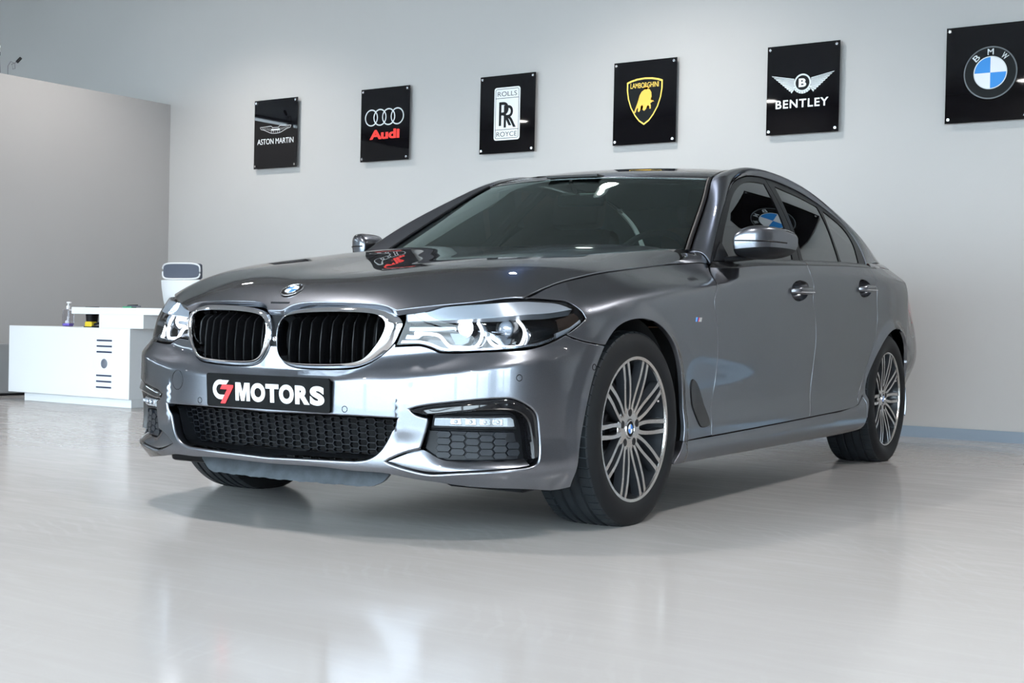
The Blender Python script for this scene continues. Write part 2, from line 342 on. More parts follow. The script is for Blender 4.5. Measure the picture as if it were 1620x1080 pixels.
class MB:
    """collects simple shapes into ONE mesh"""
    def __init__(s): s.bm = bmesh.new()
    def box(s, c, d, rot=None, bev=0., seg=2):
        m = Matrix.Translation(c) @ (rot.to_4x4() if rot is not None else Matrix()) @ Matrix.Diagonal((*d, 1))
        r = bmesh.ops.create_cube(s.bm, size=1, matrix=m)
        if bev:
            es = list({e for v in r['verts'] for e in v.link_edges})
            bmesh.ops.bevel(s.bm, geom=es, offset=bev, segments=seg, affect='EDGES', profile=.5)
        return s
    def cyl(s, a, b, r, r2=None, seg=24, caps=True):
        a, b = Vector(a), Vector(b); d = b - a
        q = Vector((0, 0, 1)).rotation_difference(d.normalized())
        m = Matrix.Translation((a + b) / 2) @ q.to_matrix().to_4x4()
        bmesh.ops.create_cone(s.bm, cap_ends=caps, segments=seg, radius1=r, radius2=r if r2 is None else r2, depth=d.length, matrix=m); return s
    def sphere(s, c, r, seg=20, sc=(1, 1, 1)):
        bmesh.ops.create_uvsphere(s.bm, u_segments=seg, v_segments=seg // 2, radius=r, matrix=Matrix.Translation(c) @ Matrix.Diagonal((*sc, 1))); return s
    def lathe(s, prof, seg=64, axis='x', c=(0, 0, 0)):
        """profile [(along axis, radius)]"""
        rings = []
        for a, r in prof:
            ring = []
            for k in range(seg):
                t = 2 * math.pi * k / seg; u, v = r * math.cos(t), r * math.sin(t)
                p = (a, u, v) if axis == 'x' else (u, a, v) if axis == 'y' else (u, v, a)
                ring.append(s.bm.verts.new((p[0] + c[0], p[1] + c[1], p[2] + c[2])))
            rings.append(ring)
        for i in range(len(rings) - 1):
            for k in range(seg):
                q = (rings[i][k], rings[i][(k + 1) % seg], rings[i + 1][(k + 1) % seg], rings[i + 1][k])
                try: s.bm.faces.new(q)
                except ValueError: pass
        return s
    def tube(s, pts, r, seg=8, closed=False, up=(0, 0, 1), caps=True):
        """round tube; r a number or (half width, half height) with optional per-point scale"""
        pts = [Vector(p) for p in pts]; n = len(pts); rings = []
        ra, rb = (r, r) if not isinstance(r, tuple) else r
        for i, p in enumerate(pts):
            if closed: t = pts[(i + 1) % n] - pts[i - 1]
            else: t = pts[min(i + 1, n - 1)] - pts[max(i - 1, 0)]
            t.normalize(); a = t.cross(Vector(up))
            if a.length < 1e-4: a = t.cross(Vector((1, 0, 0)))
            a.normalize(); b = a.cross(t)
            rings.append([s.bm.verts.new(p + a * ra * math.cos(2 * math.pi * k / seg) + b * rb * math.sin(2 * math.pi * k / seg)) for k in range(seg)])
        m = n if closed else n - 1
        for i in range(m):
            A_, B_ = rings[i], rings[(i + 1) % n]
            for k in range(seg): s.bm.faces.new((A_[k], A_[(k + 1) % seg], B_[(k + 1) % seg], B_[k]))
        if not closed and caps: s.bm.faces.new(rings[0]); s.bm.faces.new(rings[-1][::-1])
        return s
    def poly(s, pts2, fn, h):
        """extrude a 2D polygon: fn(x, y, k) -> 3D point, k = 0 back / 1 front"""
        a = [s.bm.verts.new(fn(x, y, 0)) for x, y in pts2]; b = [s.bm.verts.new(fn(x, y, 1)) for x, y in pts2]
        n = len(a); s.bm.faces.new(b); s.bm.faces.new(a[::-1])
        for i in range(n): s.bm.faces.new((a[i], a[(i + 1) % n], b[(i + 1) % n], b[i]))
        return s
    def mesh(s, ang=35, smooth=True):
        bmesh.ops.recalc_face_normals(s.bm, faces=s.bm.faces)
        me = bpy.data.meshes.new('m'); s.bm.to_mesh(me); s.bm.free()
        if smooth: auto_smooth(me, ang)
        return me
    def obj(s, name, mat, parent=None, ang=35, loc=None, rot=None): return link(name, s.mesh(ang), mat, parent, loc, rot)

# ---------------------------------------------------------------- trimmed panels on parametric surfaces
def curve2(pts, h=.008, closed=False):
    """smooth curve through 2D (or 3D) points, resampled"""
    p = np.asarray(pts, float)
    if len(p) == 2: 
        n = max(1, int(np.ceil(np.linalg.norm(p[1] - p[0]) / h))); return p[0] + (p[1] - p[0]) * np.linspace(0, 1, n + 1)[:, None]
    if closed: p = np.concatenate([p[-3:], p, p[:4]])
    c = np.concatenate([[0], np.cumsum(np.maximum(1e-6, np.linalg.norm(np.diff(p, axis=0), axis=1)) ** .75)])
    f = spl(c, p); a, b = (c[3], c[-4]) if closed else (c[0], c[-1])
    t = np.linspace(a, b, 40 * len(p)); q = f(t); L = np.concatenate([[0], np.cumsum(np.linalg.norm(np.diff(q, axis=0), axis=1))])
    n = max(2, int(np.ceil(L[-1] / h))); r = np.stack([np.interp(np.linspace(0, L[-1], n + 1), L, q[:, k]) for k in range(p.shape[1])], 1)
    return r[:-1] if closed else r
def line2(pts, h=.008):
    """polyline with sharp corners, resampled"""
    out = [np.asarray(pts[0], float)[None]]
    for a, b in zip(pts[:-1], pts[1:]): out.append(curve2([a, b], h)[1:])
    return np.concatenate(out)
def join(*cs):
    """chain curves into a closed outline"""
    out = []
    for c in cs:
        for p in np.asarray(c):
            if not out or np.linalg.norm(out[-1] - p) > 1e-5: out.append(p)
    if np.linalg.norm(out[0] - out[-1]) < 1e-5: out.pop()
    return np.array(out)
def area2(p): x, y = p[:, 0], p[:, 1]; return .5 * np.sum(x * np.roll(y, -1) - np.roll(x, -1) * y)
def inset(p, d):
    """move a closed outline inwards (its own inside) by d"""
    p = np.asarray(p, float)
    if area2(p) < 0: p = p[::-1]
    a = p - np.roll(p, 1, 0); b = np.roll(p, -1, 0) - p
    a /= np.maximum(1e-9, np.linalg.norm(a, axis=1))[:, None]; b /= np.maximum(1e-9, np.linalg.norm(b, axis=1))[:, None]
    na = np.stack([-a[:, 1], a[:, 0]], 1); nb = np.stack([-b[:, 1], b[:, 0]], 1)
    n = na + nb; l = np.maximum(np.sum(n * na, 1), .55); q = p + n / l[:, None] * d
    # drop points that folded over
    keep = np.sum((np.roll(q, -1, 0) - q) * b, 1) > -1e-6
    return q[keep] if keep.sum() > 3 else q
def inside(poly, pts):
    x, y = pts[:, 0], pts[:, 1]; r = np.zeros(len(pts), bool); q = np.roll(poly, -1, 0)
    for (x1, y1), (x2, y2) in zip(poly, q):
        c = (y1 > y) != (y2 > y)
        if not c.any(): continue
        with np.errstate(divide='ignore', invalid='ignore'): xi = (x2 - x1) * (y - y1) / (y2 - y1) + x1
        r ^= c & (x < xi)
    return r
def resample(p, h):
    q = np.concatenate([p, p[:1]]); out = []
    for a, b in zip(q[:-1], q[1:]):
        n = max(1, int(round(np.linalg.norm(b - a) / h))); out += [a + (b - a) * k / n for k in range(n)]
    out = np.array(out); keep = np.ones(len(out), bool); last = out[0]
    for i in range(1, len(out)):
        if np.linalg.norm(out[i] - last) < h * .30: keep[i] = False
        else: last = out[i]
    return out[keep]
def fn_normal(fn, u, v, e=4e-4):
    du = fn(u + e, v) - fn(u - e, v); dv = fn(u, v + e) - fn(u, v - e)
    n = np.cross(du, dv); return n / np.maximum(1e-12, np.linalg.norm(n, axis=-1))[..., None]
def panel_arrays(fn, outer, holes=(), h=.014, hb=None, r=.0025, depth=.012, gap=.0035, hole_r=None, hole_depth=None, flip=False, raw_holes=()):
    """triangulate a region of a parametric surface and turn its edges in; returns V, F, N"""
    hb = hb or h * .6
    loops = [(resample(inset(outer, gap / 2 + r), hb), r, depth)]
    for k, hp in enumerate(holes):
        rr = r if hole_r is None else hole_r; dd = depth if hole_depth is None else hole_depth
        q = np.asarray(hp, float); q = q if area2(q) > 0 else q[::-1]
        q = inset(q, -(gap / 2 + rr)); loops.append((resample(q[::-1], hb), rr, dd))
    if area2(loops[0][0]) < 0: loops[0] = (loops[0][0][::-1], r, depth)
    bp = np.concatenate([l[0] for l in loops]); lo, hi = bp.min(0), bp.max(0)
    gx = np.arange(lo[0], hi[0], h); gy = np.arange(lo[1], hi[1], h * .866)
    X_, Y_ = np.meshgrid(gx, gy); X_ = X_ + (np.arange(len(gy)) % 2)[:, None] * h / 2
    g = np.stack([X_.ravel(), Y_.ravel()], 1)
    m = inside(loops[0][0], g)
    for l in loops[1:]: m &= ~inside(l[0], g)
    g = g[m]; ok = np.ones(len(g), bool)
    for i in range(0, len(g), 4000):
        d = ((g[i:i+4000, None, :] - bp[None]) ** 2).sum(-1).min(1); ok[i:i+4000] = d > (.55 * hb) ** 2
    g = g[ok]; pts = np.concatenate([bp, g]); edges = []; o = 0
    for l in loops:
        n = len(l[0]); edges += [(o + k, o + (k + 1) % n) for k in range(n)]; o += n
    rv, re_, rf, ov, oe, of = delaunay_2d_cdt([Vector(p) for p in pts], edges, [], 0, 1e-9)
    P2 = np.array([(v.x, v.y) for v in rv]); T = np.array([f for f in rf if len(f) == 3])
    cen = P2[T].mean(1); m = inside(loops[0][0], cen)
    for l in loops[1:]: m &= ~inside(l[0], cen)
    T = T[m]
    a = P2[T]; ar = (a[:, 1, 0]-a[:, 0, 0])*(a[:, 2, 1]-a[:, 0, 1])-(a[:, 2, 0]-a[:, 0, 0])*(a[:, 1, 1]-a[:, 0, 1])
    T[ar < 0] = T[ar < 0][:, ::-1]; T = T[np.abs(ar) > 1e-12]
    V = fn(P2[:, 0], P2[:, 1]); N = fn_normal(fn, P2[:, 0], P2[:, 1])
    Fs = [tuple(t) for t in T]; V = list(V); NN = list(N)
    for l, rr, dd in loops:
        if dd <= 0: continue
        p = l; n = len(p); t2 = np.roll(p, -1, 0) - np.roll(p, 1, 0); t2 /= np.maximum(1e-9, np.linalg.norm(t2, axis=1))[:, None]
        out2 = np.stack([t2[:, 1], -t2[:, 0]], 1)          # away from the material
        P3 = fn(p[:, 0], p[:, 1]); n3 = fn_normal(fn, p[:, 0], p[:, 1])
        o3 = fn(p[:, 0] + out2[:, 0] * 1e-3, p[:, 1] + out2[:, 1] * 1e-3) - P3
        o3 -= n3 * np.sum(o3 * n3, 1)[:, None]; o3 /= np.maximum(1e-9, np.linalg.norm(o3, axis=1))[:, None]
        rings = []; 
        for ph in (0, 30, 60, 90):
            a_ = math.radians(ph); rings.append((P3 + o3 * rr * math.sin(a_) - n3 * rr * (1 - math.cos(a_)), n3 * math.cos(a_) + o3 * math.sin(a_)))
        rings.append((rings[-1][0] - n3 * max(.001, dd - rr), o3))
        idx = []
        for q, nn in rings:
            idx.append(list(range(len(V), len(V) + n))); V += list(q); NN += list(nn)
        for i in range(len(rings) - 1):
            for k in range(n):
                k2 = (k + 1) % n; Fs.append((idx[i][k], idx[i + 1][k], idx[i + 1][k2], idx[i][k2]))
    V = np.array(V); NN = np.array(NN)
    if flip: Fs = [f[::-1] for f in Fs]; NN = -NN
    return V, Fs, NN
def mir(V, Fs, NN):
    s = np.array([-1, 1, 1]); return V * s, [f[::-1] for f in Fs], NN * s
def panel(name, mat, parent, *a, **k):
    V, Fs, NN = panel_arrays(*a, **k); return link(name, mesh_from(V, Fs, NN), mat, parent)
def panel_pair(name, mat, parent, *a, **k):
    V, Fs, NN = panel_arrays(*a, **k); o = link(name, mesh_from(V, Fs, NN), mat, parent); o2 = link(name, mesh_from(*mir(V, Fs, NN)), mat, parent)
    return o, o2
def grid_mesh(P, N=None, flip=False):
    """P[i, j] grid of points -> V, F"""
    n, m = P.shape[:2]; V = P.reshape(-1, 3); Fs = []
    for i in range(n - 1):
        for j in range(m - 1):
            f = (i*m+j, (i+1)*m+j, (i+1)*m+j+1, i*m+j+1); Fs.append(f[::-1] if flip else f)
    return V, Fs
def loft(loops, closed_loop=True, cap0=False, cap1=False, ang=35):
    """skin consecutive loops of equal length"""
    n = len(loops[0]); V = [tuple(p) for l in loops for p in l]; Fs = []
    for i in range(len(loops) - 1):
        for k in range(n if closed_loop else n - 1):
            k2 = (k + 1) % n; Fs.append((i*n+k, i*n+k2, (i+1)*n+k2, (i+1)*n+k))
    if cap0: Fs.append(tuple(range(n))[::-1])
    if cap1: Fs.append(tuple((len(loops)-1)*n + k for k in range(n)))
    me = bpy.data.meshes.new('m'); me.from_pydata(V, [], Fs); bm = bmesh.new(); bm.from_mesh(me); bmesh.ops.recalc_face_normals(bm, faces=bm.faces); bm.to_mesh(me); bm.free()
    return auto_smooth(me, ang)
def resamp_closed(p, n):
    q = np.concatenate([p, p[:1]]); L = np.concatenate([[0], np.cumsum(np.linalg.norm(np.diff(q, axis=0), axis=1))])
    return np.stack([np.interp(np.linspace(0, L[-1], n, endpoint=False), L, q[:, k]) for k in range(q.shape[1])], 1)

# ---- text helper: returns (V, F) of filled letters in the xy plane, origin at lower left, height ~ size
def text_mesh(txt, size, bold=0., ext=.0, space=1.0, shear=0.):
    cu = bpy.data.curves.new('t', 'FONT'); cu.body = txt; cu.size = size; cu.offset = bold; cu.extrude = ext; cu.space_character = space; cu.shear = shear; cu.resolution_u = 6
    ob = bpy.data.objects.new('t', cu); COL.objects.link(ob); dg = bpy.context.evaluated_depsgraph_get(); me = bpy.data.meshes.new_from_object(ob.evaluated_get(dg))
    V = np.array([v.co[:] for v in me.vertices]); Fs = [tuple(p.vertices) for p in me.polygons]
    bpy.data.objects.remove(ob); bpy.data.curves.remove(cu); bpy.data.meshes.remove(me); return V, Fs
def fit_text(txt, x0, x1, y0, y1, **k):
    V, Fs = text_mesh(txt, 1.0, **k); lo, hi = V.min(0), V.max(0)
    V = V.copy(); V[:, 0] = x0 + (V[:, 0] - lo[0]) / (hi[0] - lo[0]) * (x1 - x0); V[:, 1] = y0 + (V[:, 1] - lo[1]) / (hi[1] - lo[1]) * (y1 - y0); V[:, 2] = 0
    return V, Fs
def slab(V, Fs, t):
    """give flat letters thickness t: returns V, F"""
    n = len(V); V2 = np.concatenate([V, V + np.array([0, 0, t])]); F2 = [tuple(i + n for i in f) for f in Fs]
    cnt = {}
    for f in Fs:
        for a, b in zip(f, f[1:] + f[:1]): cnt[(a, b)] = 1
    F2 += [f[::-1] for f in Fs]
    for (a, b) in cnt:
        if (b, a) not in cnt: F2.append((a, b, b + n, a + n))
    return V2, F2
def mesh_obj(name, V, Fs, mat, parent, loc=None, rot=None, smooth=False): return link(name, mesh_from(V, Fs, smooth=smooth), mat, parent, loc, rot)

# ================================================================ THE ROOM
def wall_mat(name, col, rough=.62):
    m, nt, b = new_mat(name); tc = nt.nodes.new('ShaderNodeTexCoord')
    n = nt.nodes.new('ShaderNodeTexNoise'); n.inputs['Scale'].default_value = 1.3; n.inputs['Detail'].default_value = 5; nt.links.new(tc.outputs['Object'], n.inputs['Vector'])
    mx = nt.nodes.new('ShaderNodeMix'); mx.data_type = 'RGBA'; mx.inputs['A'].default_value = (*[c * .97 for c in col], 1); mx.inputs['B'].default_value = (*[min(1, c * 1.03) for c in col], 1)
    nt.links.new(n.outputs['Fac'], mx.inputs['Factor']); nt.links.new(mx.outputs['Result'], b.inputs['Base Color'])
    n2 = nt.nodes.new('ShaderNodeTexNoise'); n2.inputs['Scale'].default_value = 160; n2.inputs['Detail'].default_value = 2; nt.links.new(tc.outputs['Object'], n2.inputs['Vector'])
    bp = nt.nodes.new('ShaderNodeBump'); bp.inputs['Strength'].default_value = .06; bp.inputs['Distance'].default_value = .002; nt.links.new(n2.outputs['Fac'], bp.inputs['Height']); nt.links.new(bp.outputs['Normal'], b.inputs['Normal'])
    b.inputs['Roughness'].default_value = rough; return m
def floor_mat():
    m, nt, b = new_mat('polished_grey_floor'); L = nt.links.new; N = nt.nodes.new
    tc = N('ShaderNodeTexCoord'); mp = N('ShaderNodeMapping'); L(tc.outputs['Object'], mp.inputs['Vector'])
    # broad cloudy tone
    n1 = N('ShaderNodeTexNoise'); n1.inputs['Scale'].default_value = .9; n1.inputs['Detail'].default_value = 6; n1.inputs['Roughness'].default_value = .6; L(mp.outputs[0], n1.inputs['Vector'])
    # wiping streaks: stretched, distorted noise
    mp2 = N('ShaderNodeMapping'); mp2.inputs['Rotation'].default_value = (0, 0, math.radians(-28)); mp2.inputs['Scale'].default_value = (1.0, 7, 1); L(tc.outputs['Object'], mp2.inputs['Vector'])
    n2 = N('ShaderNodeTexNoise'); n2.inputs['Scale'].default_value = 1.6; n2.inputs['Detail'].default_value = 7; n2.inputs['Roughness'].default_value = .62; n2.inputs['Distortion'].default_value = 1.2; L(mp2.outputs[0], n2.inputs['Vector'])
    mp3 = N('ShaderNodeMapping'); mp3.inputs['Rotation'].default_value = (0, 0, math.radians(38)); mp3.inputs['Scale'].default_value = (1.4, 9, 1); L(tc.outputs['Object'], mp3.inputs['Vector'])
    n3 = N('ShaderNodeTexNoise'); n3.inputs['Scale'].default_value = 1.5; n3.inputs['Detail'].default_value = 7; n3.inputs['Roughness'].default_value = .62; n3.inputs['Distortion'].default_value = 1.5; L(mp3.outputs[0], n3.inputs['Vector'])
    cr2 = N('ShaderNodeValToRGB'); cr2.color_ramp.elements[0].position = .46; cr2.color_ramp.elements[1].position = .74; L(n2.outputs['Fac'], cr2.inputs[0])
    cr3 = N('ShaderNodeValToRGB'); cr3.color_ramp.elements[0].position = .50; cr3.color_ramp.elements[1].position = .78; L(n3.outputs['Fac'], cr3.inputs[0])
    add = N('ShaderNodeMath'); add.operation = 'MAXIMUM'; L(cr2.outputs[0], add.inputs[0]); L(cr3.outputs[0], add.inputs[1])
    mx = N('ShaderNodeMix'); mx.data_type = 'RGBA'; mx.inputs['A'].default_value = (.400, .382, .376, 1); mx.inputs['B'].default_value = (.465, .446, .438, 1); L(n1.outputs['Fac'], mx.inputs['Factor'])
    mx2 = N('ShaderNodeMix'); mx2.data_type = 'RGBA'; mx2.inputs['B'].default_value = (.58, .58, .58, 1); L(mx.outputs['Result'], mx2.inputs['A'])
    sc = N('ShaderNodeMath'); sc.operation = 'MULTIPLY'; sc.inputs[1].default_value = .08; L(add.outputs[0], sc.inputs[0]); L(sc.outputs[0], mx2.inputs['Factor']); L(mx2.outputs['Result'], b.inputs['Base Color'])
    # faint wiping arcs
    mp4 = N('ShaderNodeMapping'); mp4.inputs['Location'].default_value = (1.3, 3.1, 0); L(tc.outputs['Object'], mp4.inputs['Vector'])
    wv = N('ShaderNodeTexWave'); wv.wave_type = 'RINGS'; wv.rings_direction = 'Z'; wv.inputs['Scale'].default_value = 5.5; wv.inputs['Distortion'].default_value = 5; wv.inputs['Detail'].default_value = 3; wv.inputs['Detail Scale'].default_value = 1.2; L(mp4.outputs[0], wv.inputs['Vector'])
    nm = N('ShaderNodeTexNoise'); nm.inputs['Scale'].default_value = 1.7; nm.inputs['Detail'].default_value = 4; L(mp4.outputs[0], nm.inputs['Vector'])
    crm = N('ShaderNodeValToRGB'); crm.color_ramp.elements[0].position = .52; crm.color_ramp.elements[1].position = .70; L(nm.outputs['Fac'], crm.inputs[0])
    crw = N('ShaderNodeValToRGB'); crw.color_ramp.elements[0].position = .72; crw.color_ramp.elements[1].position = .95; L(wv.outputs['Fac'], crw.inputs[0])
    am = N('ShaderNodeMath'); am.operation = 'MULTIPLY'; L(crm.outputs[0], am.inputs[0]); L(crw.outputs[0], am.inputs[1])
    am2 = N('ShaderNodeMath'); am2.operation = 'MULTIPLY'; am2.inputs[1].default_value = .18; L(am.outputs[0], am2.inputs[0])
    mx3 = N('ShaderNodeMix'); mx3.data_type = 'RGBA'; mx3.inputs['B'].default_value = (.55, .55, .55, 1); L(mx2.outputs['Result'], mx3.inputs['A']); L(am2.outputs[0], mx3.inputs['Factor']); L(mx3.outputs['Result'], b.inputs['Base Color'])
    mr = N('ShaderNodeMapRange'); mr.inputs['To Min'].default_value = .13; mr.inputs['To Max'].default_value = .20; L(add.outputs[0], mr.inputs['Value']); L(mr.outputs[0], b.inputs['Roughness'])
    b.inputs['IOR'].default_value = 1.5; b.inputs['Specular IOR Level'].default_value = .42
    bp = N('ShaderNodeBump'); bp.inputs['Strength'].default_value = .05; bp.inputs['Distance'].default_value = .01; L(n1.outputs['Fac'], bp.inputs['Height']); L(bp.outputs['Normal'], b.inputs['Normal'])
    return m
M['wall'] = wall_mat('pale_grey_wall_paint', (.440, .428, .418)); M['part'] = wall_mat('warm_grey_wall_paint', (.375, .365, .36)); M['ceil'] = wall_mat('grey_ceiling_paint', (.32, .32, .33), .8)
M['dark_wall'] = wall_mat('charcoal_wall_paint', (.16, .165, .175)); M['floor'] = floor_mat(); M['alu'] = pmat('blue_grey_aluminium', (.26, .30, .35), .38, metal=.7); M['frame'] = pmat('dark_window_frame', (.05, .052, .056), .4); M['pane'] = glass_mat('window_glass', (.96, .98, .98), ior=1.35)
X0, X1, YB, YF, ZC_ = ROOM_X0, ROOM_X1, WALL_Y, FRONT_Y, CEIL_Z
def st(o, label=None): o['kind'] = 'structure'; return o
st(MB().box(((X0+X1)/2, (YB+YF)/2, -.05), (X1-X0+.4, YB-YF+.4, .1)).obj('floor', M['floor']))
st(MB().box(((X0+X1)/2, YB+.1, ZC_/2), (X1-X0+.4, .2, ZC_)).obj('wall_back', M['wall']))
RW = -3.3       # the right wall is glazed from the front corner to here
_rw = MB(); _rw.box((X1+.1, (YB+RW)/2+.1, ZC_/2), (.2, YB-RW+.2, ZC_)); _rw.box((X1+.1, (YF+RW)/2-.1, (3.4+ZC_)/2), (.2, RW-YF+.2, ZC_-3.4)); st(_rw.obj('wall_right', M['dark_wall']))
CW0, CW1, CZ0 = -4.6, .6, 3.36       # clerestory band in the left wall
_lw = MB(); _lw.box((X0-.1, (YB+YF)/2, CZ0/2), (.2, YB-YF+.4, CZ0)); _lw.box((X0-.1, (CW1+YB+.2)/2, (CZ0+ZC_)/2), (.2, YB+.2-CW1, ZC_-CZ0)); _lw.box((X0-.1, (CW0+YF-.2)/2, (CZ0+ZC_)/2), (.2, CW0-YF+.2, ZC_-CZ0)); st(_lw.obj('wall_left', M['wall']))
st(MB().box(((X0+X1)/2, (YB+YF)/2, ZC_+.05), (X1-X0+.4, YB-YF+.4, .1)).obj('ceiling', M['ceil']))
st(MB().box((-6.88-.06, (YB+.6)/2, 1.345), (.12, YB-.6, 2.69)).obj('wall_partition', M['part']))
st(MB().box(((-6.88+X1)/2, YB-.006, .036), (X1+6.88, .012, .072)).obj('baseboard_back', M['alu']))
# glazed front: solid pier on the right, glass on the left
GX1, GZ = X1 - .1, 3.4
st(MB().box(((X0+GX1)/2, YF-.1, (GZ+ZC_)/2), (GX1-X0, .2, ZC_-GZ)).obj('trim_1', M['part']))
nb = 12; bw = (GX1 - X0) / nb
for k in range(nb):
    xa = X0 + k * bw; w = empty('window_%d' % (k + 1), (xa + bw / 2, YF - .08, 0)); w['kind'] = 'structure'
    fm = MB(); fm.box((-bw/2 + .03, 0, GZ/2), (.06, .10, GZ)); fm.box((bw/2 - .03, 0, GZ/2), (.06, .10, GZ)); fm.box((0, 0, .04), (bw, .10, .08)); fm.box((0, 0, GZ - .03), (bw, .10, .06)); fm.box((0, 0, 2.75), (bw, .10, .07)); fm.obj('window_frame', M['frame'], w)
    pn = MB(); pn.box((0, 0, 1.4), (bw - .12, .012, 2.64)); pn.box((0, 0, 3.08), (bw - .12, .012, .58)); pn.obj('pane', M['pane'], w)
for k in range(2):
    hw = (RW - YF) / 2; w = empty('window_%d' % (nb + 5 + k), (X1 + .08, YF + (k + .5) * hw, 0)); w['kind'] = 'structure'
    fm = MB(); fm.box((0, -hw/2 + .03, GZ/2), (.10, .06, GZ)); fm.box((0, hw/2 - .03, GZ/2), (.10, .06, GZ)); fm.box((0, 0, .04), (.10, hw, .08)); fm.box((0, 0, GZ - .03), (.10, hw, .06)); fm.obj('window_frame', M['frame'], w)
    MB().box((0, 0, GZ/2 + .01), (.012, hw - .12, GZ - .14)).obj('pane', M['pane'], w)
for k in range(4):
    w = empty('window_%d' % (nb + 1 + k), (X0 - .08, CW0 + (k + .5) * (CW1 - CW0) / 4, CZ0)); w['kind'] = 'structure'; hw = (CW1 - CW0) / 4; hh_ = ZC_ - CZ0
    fm = MB(); fm.box((0, -hw/2 + .02, hh_/2), (.08, .04, hh_)); fm.box((0, hw/2 - .02, hh_/2), (.08, .04, hh_)); fm.box((0, 0, .02), (.08, hw, .04)); fm.box((0, 0, hh_ - .02), (.08, hw, .04)); fm.box((0, 0, .24), (.08, hw, .03)); fm.box((0, 0, .46), (.08, hw, .03)); fm.obj('window_frame', M['frame'], w)
    MB().box((0, 0, hh_/2), (.012, hw - .08, hh_ - .08)).obj('pane', M['pane'], w)
M['yard'] = pmat('pale_paving', (.60, .60, .59), .8, var=(.6, .15))
st(MB().box((0, YF - 15.2, -.06), (90, 30, .1)).obj('ground_outside', M['yard'])); st(MB().box((X1 + 15.2, 5.0, -.06), (30, 21.4, .1)).obj('ground_beside', M['yard']))

# ---- ceiling downlights
M['lamp_on'] = emit_mat('downlight_disc', (1.0, .97, .93), 110.0); M['lamp_ring'] = pmat('white_lamp_ring', (.8, .8, .8), .4)
LAMPS = [(x, y) for y, xs in ((3.3, (-9.75, -5.6, -1.45, 2.7, 6.85)), (-.85, (-9.75, -5.6, -1.45, 2.7, 6.85)), (-5.0, (-9.54, -5.16, -1.54, 2.6, 6.7))) for x in xs]
LAMP_W = 420.0
for k, (x, y) in enumerate(LAMPS):
    if k == 0: continue          # no lamp in the corner behind the partition
    row = ('over the sign wall', 'over the middle of the car', 'near the glazed front')[k // 5]; colm = ('first', 'second', 'third', 'fourth', 'fifth')[k % 5 - (1 if k < 5 else 0)]
    e = empty('downlight', (x, y, ZC_)); tag(e, 'round ceiling downlight %s, %s from the partition end' % (row, colm), 'downlight', 'ceiling downlights')
    MB().lathe([(-.004, .108), (-.012, .128), (0, .140)], 32, 'z').obj('lamp_ring', M['lamp_ring'], e)
    MB().lathe([(-.005, .0001), (-.005, .110)], 32, 'z').obj('lamp_disc', M['lamp_on'], e)
    ld = bpy.data.lights.new('downlight_beam', 'SPOT'); ld.energy = LAMP_W * (1.0, 1.35, .35)[k // 5]; ld.spot_size = math.radians(128); ld.spot_blend = .7; ld.shadow_soft_size = .09; ld.color = (1.0, .955, .91)
    lo = bpy.data.objects.new('downlight_beam', ld); COL.objects.link(lo); lo.parent = e; lo.location = (0, 0, -.03)

# ---- brand signs on the wall
M['acrylic'] = pmat('black_acrylic', (.002, .002, .003), .02, spec=.5); M['silver_print'] = pmat('silver_print', (.62, .66, .68), .35); M['pale_print'] = pmat('white_print', (.78, .80, .82), .4)
M['dark_print'] = pmat('dark_print', (.004, .0045, .005), .4, spec=.15); M['gold'] = pmat('gold_print', (.80, .47, .06), .4); M['yellow'] = pmat('yellow_print', (.88, .60, .10), .4); M['red_print'] = pmat('red_print', (.85, .03, .02), .4); M['blue_print'] = pmat('blue_print', (.01, .22, .62), .4); M['grey_print'] = pmat('grey_print', (.10, .11, .12), .35)
M['pin'] = pmat('steel_pin', (.75, .75, .76), .2, metal=1.0)
SW, SH = .5237, .6107
def sign(x, label):
    e = empty('wall_sign', (x + SW / 2, WALL_Y, 2.3267)); e.rotation_euler = (math.radians(90), 0, 0)
    tag(e, label, 'sign', 'black acrylic wall signs')
    MB().box((0, 0, .035), (SW, SH, .006), bev=.001).obj('acrylic_panel', M['acrylic'], e)
    for sx in (-1, 1):
        for sy in (-1, 1): MB().cyl((sx * (SW/2 - .022), sy * (SH/2 - .024), 0), (sx * (SW/2 - .022), sy * (SH/2 - .024), .046), .0095, seg=16).obj('standoff_pin', M['pin'], e)
    return e
ZP = .0384
def P(fx, fy): return ((fx - .5) * SW, (fy - .5) * SH)
def flat(name, pts, mat, e, z=ZP, t=.0006):
    m_ = MB(); m_.poly(pts, lambda x, y, k: (x, y, z + t * k), 1); bmesh.ops.triangulate(m_.bm, faces=[f for f in m_.bm.faces if len(f.verts) > 4]); return link(name, m_.mesh(smooth=False), mat, e)
def islands(V, Fs):
    par = list(range(len(V)))
    def find(i):
        while par[i] != i: par[i] = par[par[i]]; i = par[i]
        return i
    for f in Fs:
        for v in f[1:]: par[find(v)] = find(f[0])
    g = {}
    for f in Fs: g.setdefault(find(f[0]), []).append(f)
    for fs in g.values():
        ids = sorted({v for f in fs for v in f}); mp = {v: i for i, v in enumerate(ids)}; yield np.asarray(V)[ids], [tuple(mp[v] for v in f) for f in fs]
def words(name, txt, fx0, fx1, fy0, fy1, mat, e, z=ZP, **k):
    a, b = P(fx0, fy0), P(fx1, fy1); V, Fs = fit_text(txt, a[0], b[0], a[1], b[1], **k)
    for v, f in islands(V, Fs): mesh_obj('sign_letter', *slab(v, f, .0006), mat, e, (0, 0, z))
def ring(name, c, r0, r1, mat, e, z=ZP, t=.0006, seg=64):
    return MB().lathe([(z, r0), (z + t, r0), (z + t, r1), (z, r1)], seg, 'z', (c[0], c[1], 0)).obj(name, mat, e, 30)
